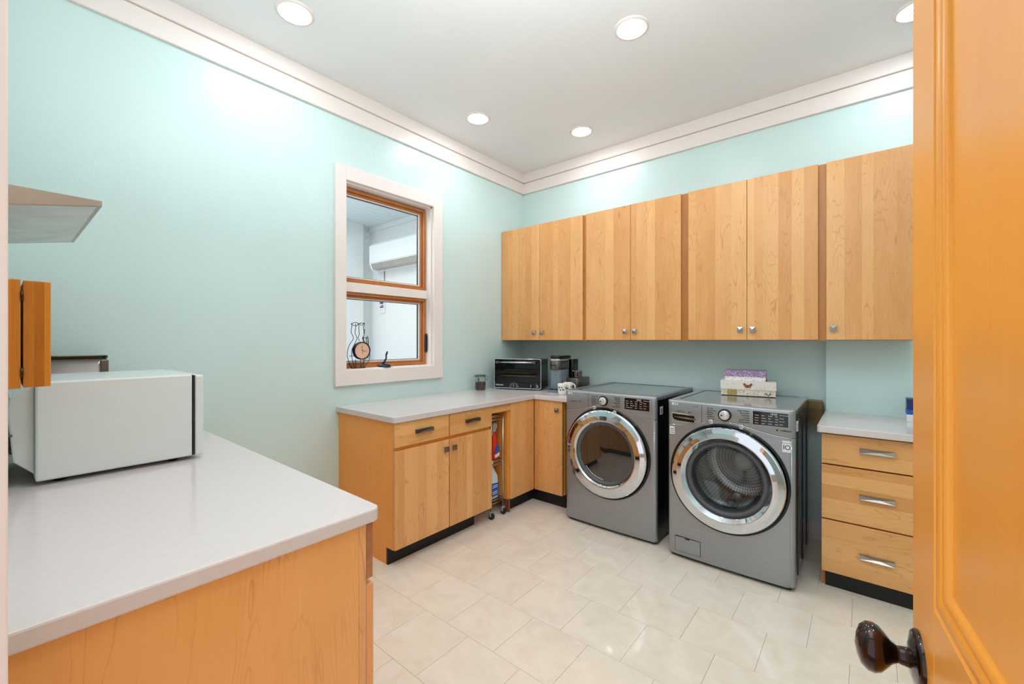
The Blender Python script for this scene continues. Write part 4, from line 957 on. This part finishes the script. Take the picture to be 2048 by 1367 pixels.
# ---------------------------------------------------------------- wire glasses clock on the sill
ck = thing('wire_clock', 'black wire sculpture of wine glasses with a round peach-faced clock on the window sill', 'clock', (-0.03, -1.92, 1.173))
X = -0.03
def poly3(pts, dx=0): 
    # Catmull-Rom through (y, z) points
    P = [Vector((X+dx, a, b_)) for a, b_ in pts]; P = [P[0]]+P+[P[-1]]; out = []
    for i in range(1, len(P)-2):
        for k in range(5):
            t_ = k/5; a, b_, c, d_ = P[i-1:i+3]
            out.append(0.5*((2*b_)+(c-a)*t_+(2*a-5*b_+4*c-d_)*t_*t_+(3*b_-a-3*c+d_)*t_**3))
    return out+[P[-2]]
wires = [
 [(-1.99, 1.503), (-1.954, 1.509), (-1.94, 1.493), (-1.929, 1.505), (-1.89, 1.506)],
 [(-1.99, 1.503), (-1.982, 1.484), (-1.989, 1.439), (-1.971, 1.395), (-1.995, 1.356), (-2.012, 1.32), (-2.018, 1.26), (-1.99, 1.18)],
 [(-1.985, 1.5), (-1.966, 1.486), (-1.943, 1.488), (-1.929, 1.502)], [(-1.929, 1.502), (-1.918, 1.488), (-1.893, 1.505)],
 [(-1.954, 1.501), (-1.952, 1.479), (-1.957, 1.433), (-1.943, 1.395), (-1.959, 1.356), (-1.982, 1.311), (-1.983, 1.26), (-1.976, 1.222), (-1.959, 1.175)],
 [(-1.927, 1.502), (-1.927, 1.456), (-1.924, 1.424), (-1.933, 1.395), (-1.92, 1.372)],
 [(-1.892, 1.506), (-1.901, 1.467), (-1.892, 1.428), (-1.908, 1.392), (-1.886, 1.362)],
 [(-1.892, 1.402), (-1.886, 1.369)], [(-1.864, 1.356), (-1.864, 1.395), (-1.853, 1.402), (-1.846, 1.316), (-1.837, 1.269), (-1.85, 1.217), (-1.89, 1.175)],
 [(-1.864, 1.38), (-1.860, 1.30), (-1.862, 1.255), (-1.875, 1.25)],
 [(-1.89, 1.369), (-1.89, 1.398), (-1.85, 1.392)], [(-1.954, 1.24), (-1.95, 1.175)], [(-1.924, 1.24), (-1.922, 1.175)], [(-1.892, 1.24), (-1.89, 1.175)],
 [(-1.873, 1.251), (-1.886, 1.212), (-1.918, 1.175)], [(-2.012, 1.266), (-1.975, 1.265)], [(-2.012, 1.213), (-1.978, 1.175)],
 [(-1.881, 1.461), (-1.879, 1.451), (-1.89, 1.431)], [(-1.99, 1.175), (-1.94, 1.1745), (-1.89, 1.175)]]
b = MB()
for i, wv in enumerate(wires): b.tube(poly3(wv, 0.012 if i % 3 == 0 else -0.006), 0.0023, 6)
for yy in (-1.965, -1.905): b.tube([(X+0.018*math.cos(a*PI/8), yy+0.026*math.sin(a*PI/8), 1.1755) for a in range(16)], 0.0023, 6, True)
b.build('wire_frame', 'wire', ck)
cb = MB().lathe([(0.0005, -0.02), (0.060, -0.02), (0.066, -0.010), (0.066, 0.018), (0.062, 0.022), (0.058, 0.016)], (X+0.005, -1.915, 1.302), 'x', 40).build('clock_case', 'inkblue', ck)
MB().lathe([(0.058, 0.014), (0.0005, 0.014)], (X+0.005, -1.915, 1.302), 'x', 40).build('clock_face', 'clockface', cb)
b = MB(); b.prism([(-1.917, 1.302), (-1.913, 1.302), (-1.914, 1.340), (-1.916, 1.340)], 'x', X+0.0195, X+0.0205); b.prism([(-1.915, 1.2995), (-1.915, 1.3035), (-1.878, 1.2975), (-1.878, 1.296)], 'x', X+0.0195, X+0.0205)
b.lathe([(0.0035, 0), (0.0005, 0)], (X+0.021, -1.915, 1.302), 'x', 12); b.tube([(X+0.020, -1.913, 1.292), (X+0.020, -1.911, 1.280)], 0.0012, 5); b.build('clock_hands', 'ink', cb)

# ---------------------------------------------------------------- entry door, standing open
da = math.radians(6.4)
DL = 0.838; DT = 0.040
# local frame: +x = from the free edge to the hinge; face seen by the camera is local +y side
free = Vector((2.894, -2.809, 0.0)); dirv = Vector((math.sin(da), -math.cos(da), 0)); nrm = Vector((-math.cos(da), -math.sin(da), 0))
DM = Matrix(((dirv.x, -nrm.x, 0, free.x), (dirv.y, -nrm.y, 0, free.y), (0, 0, 1, 0), (0, 0, 0, 1)))   # local x along the door, local y into the door (away from camera)
door = bpy.data.objects.new('door_1', None); COL.objects.link(door); door.matrix_world = DM; door['kind'] = 'structure'; door['_w'] = (0, 0, 0)
def D(mb, name, m, par=door): return mb.build(name, m, par, local=True)
ZB, ZTp = 0.012, 2.07; ST = 0.105; MW = 0.072
D(MB().box(0.0, ST, 0, DT, ZB, ZTp, 0.002), 'stile', 'entry_wood')
D(MB().box(DL-ST, DL, 0, DT, ZB, ZTp, 0.002), 'stile', 'entry_wood')
for z0, z1 in ((ZB, 0.24), (0.86, 1.052), (ZTp-0.12, ZTp)):
    D(MB().box(ST, DL-ST, 0.0004, DT, z0, z1, 0.001), 'rail', 'entry_rail')
def panel(z0, z1):
    x0, x1 = ST, DL-ST
    # moulding profile: (inset, depth)
    pf = [(0.0, 0.0), (0.002, 0.003), (0.006, 0.0036), (0.0065, 0.001), (0.010, 0.0), (0.016, 0.0004), (0.019, 0.002), (0.021, 0.004), (0.024, 0.0046), (0.0245, 0.0022), (0.027, 0.0018), (0.030, 0.003), (0.033, 0.006), (0.034, 0.008), (0.038, 0.0086)]
    b = MB(); vs = []
    for i, d_ in pf: vs += [(x0+i, d_, z0+i), (x1-i, d_, z0+i), (x1-i, d_, z1-i), (x0+i, d_, z1-i)]
    fs = [(k*4+j, k*4+(j+1) % 4, (k+1)*4+(j+1) % 4, (k+1)*4+j) for k in range(len(pf)-1) for j in range(4)]
    b.quadlist(vs, fs, True); D(b, 'moulding', 'entry_wood')
    D(MB().box(x0+0.036, x1-0.036, 0.0084, 0.018, z0+0.036, z1-0.036), 'panel', 'entry_wood')
panel(1.052, ZTp-0.12); panel(0.24, 0.86)
kz = 0.949; kx = 0.038
rs = D(MB().lathe([(0.038, 0.001), (0.038, -0.003), (0.035, -0.006), (0.028, -0.007), (0.020, -0.010), (0.0005, -0.011)], (kx, 0, kz), 'y', 48), 'rosette', 'bronze')
b = MB(); b.lathe([(0.0115, -0.008), (0.0125, -0.010), (0.0115, -0.019), (0.0105, -0.022), (0.0115, -0.024), (0.014, -0.029), (0.021, -0.035), (0.027, -0.041), (0.0295, -0.048), (0.0285, -0.055), (0.023, -0.062), (0.013, -0.066), (0.0005, -0.068)], (0, 0, 0), 'y', 48)
for v in b.b.verts: 
    if v.co.y < -0.026: v.co.z *= 1.08
b.xf(Matrix.Translation((kx, 0, kz)))
D(b, 'knob', 'bronze')
for z in (0.25, 1.05, 1.85): D(MB().tube([(DL+0.004, 0.004, z-0.045), (DL+0.004, 0.004, z+0.045)], 0.006), 'hinge', 'bronze')

for o in list(bpy.data.objects):
    if o.name.split('.')[0] in ('lettering', 'display_text', 'flower_print', 'door_print'): o['kind'] = 'stuff'
    if '_w' in o: del o['_w']
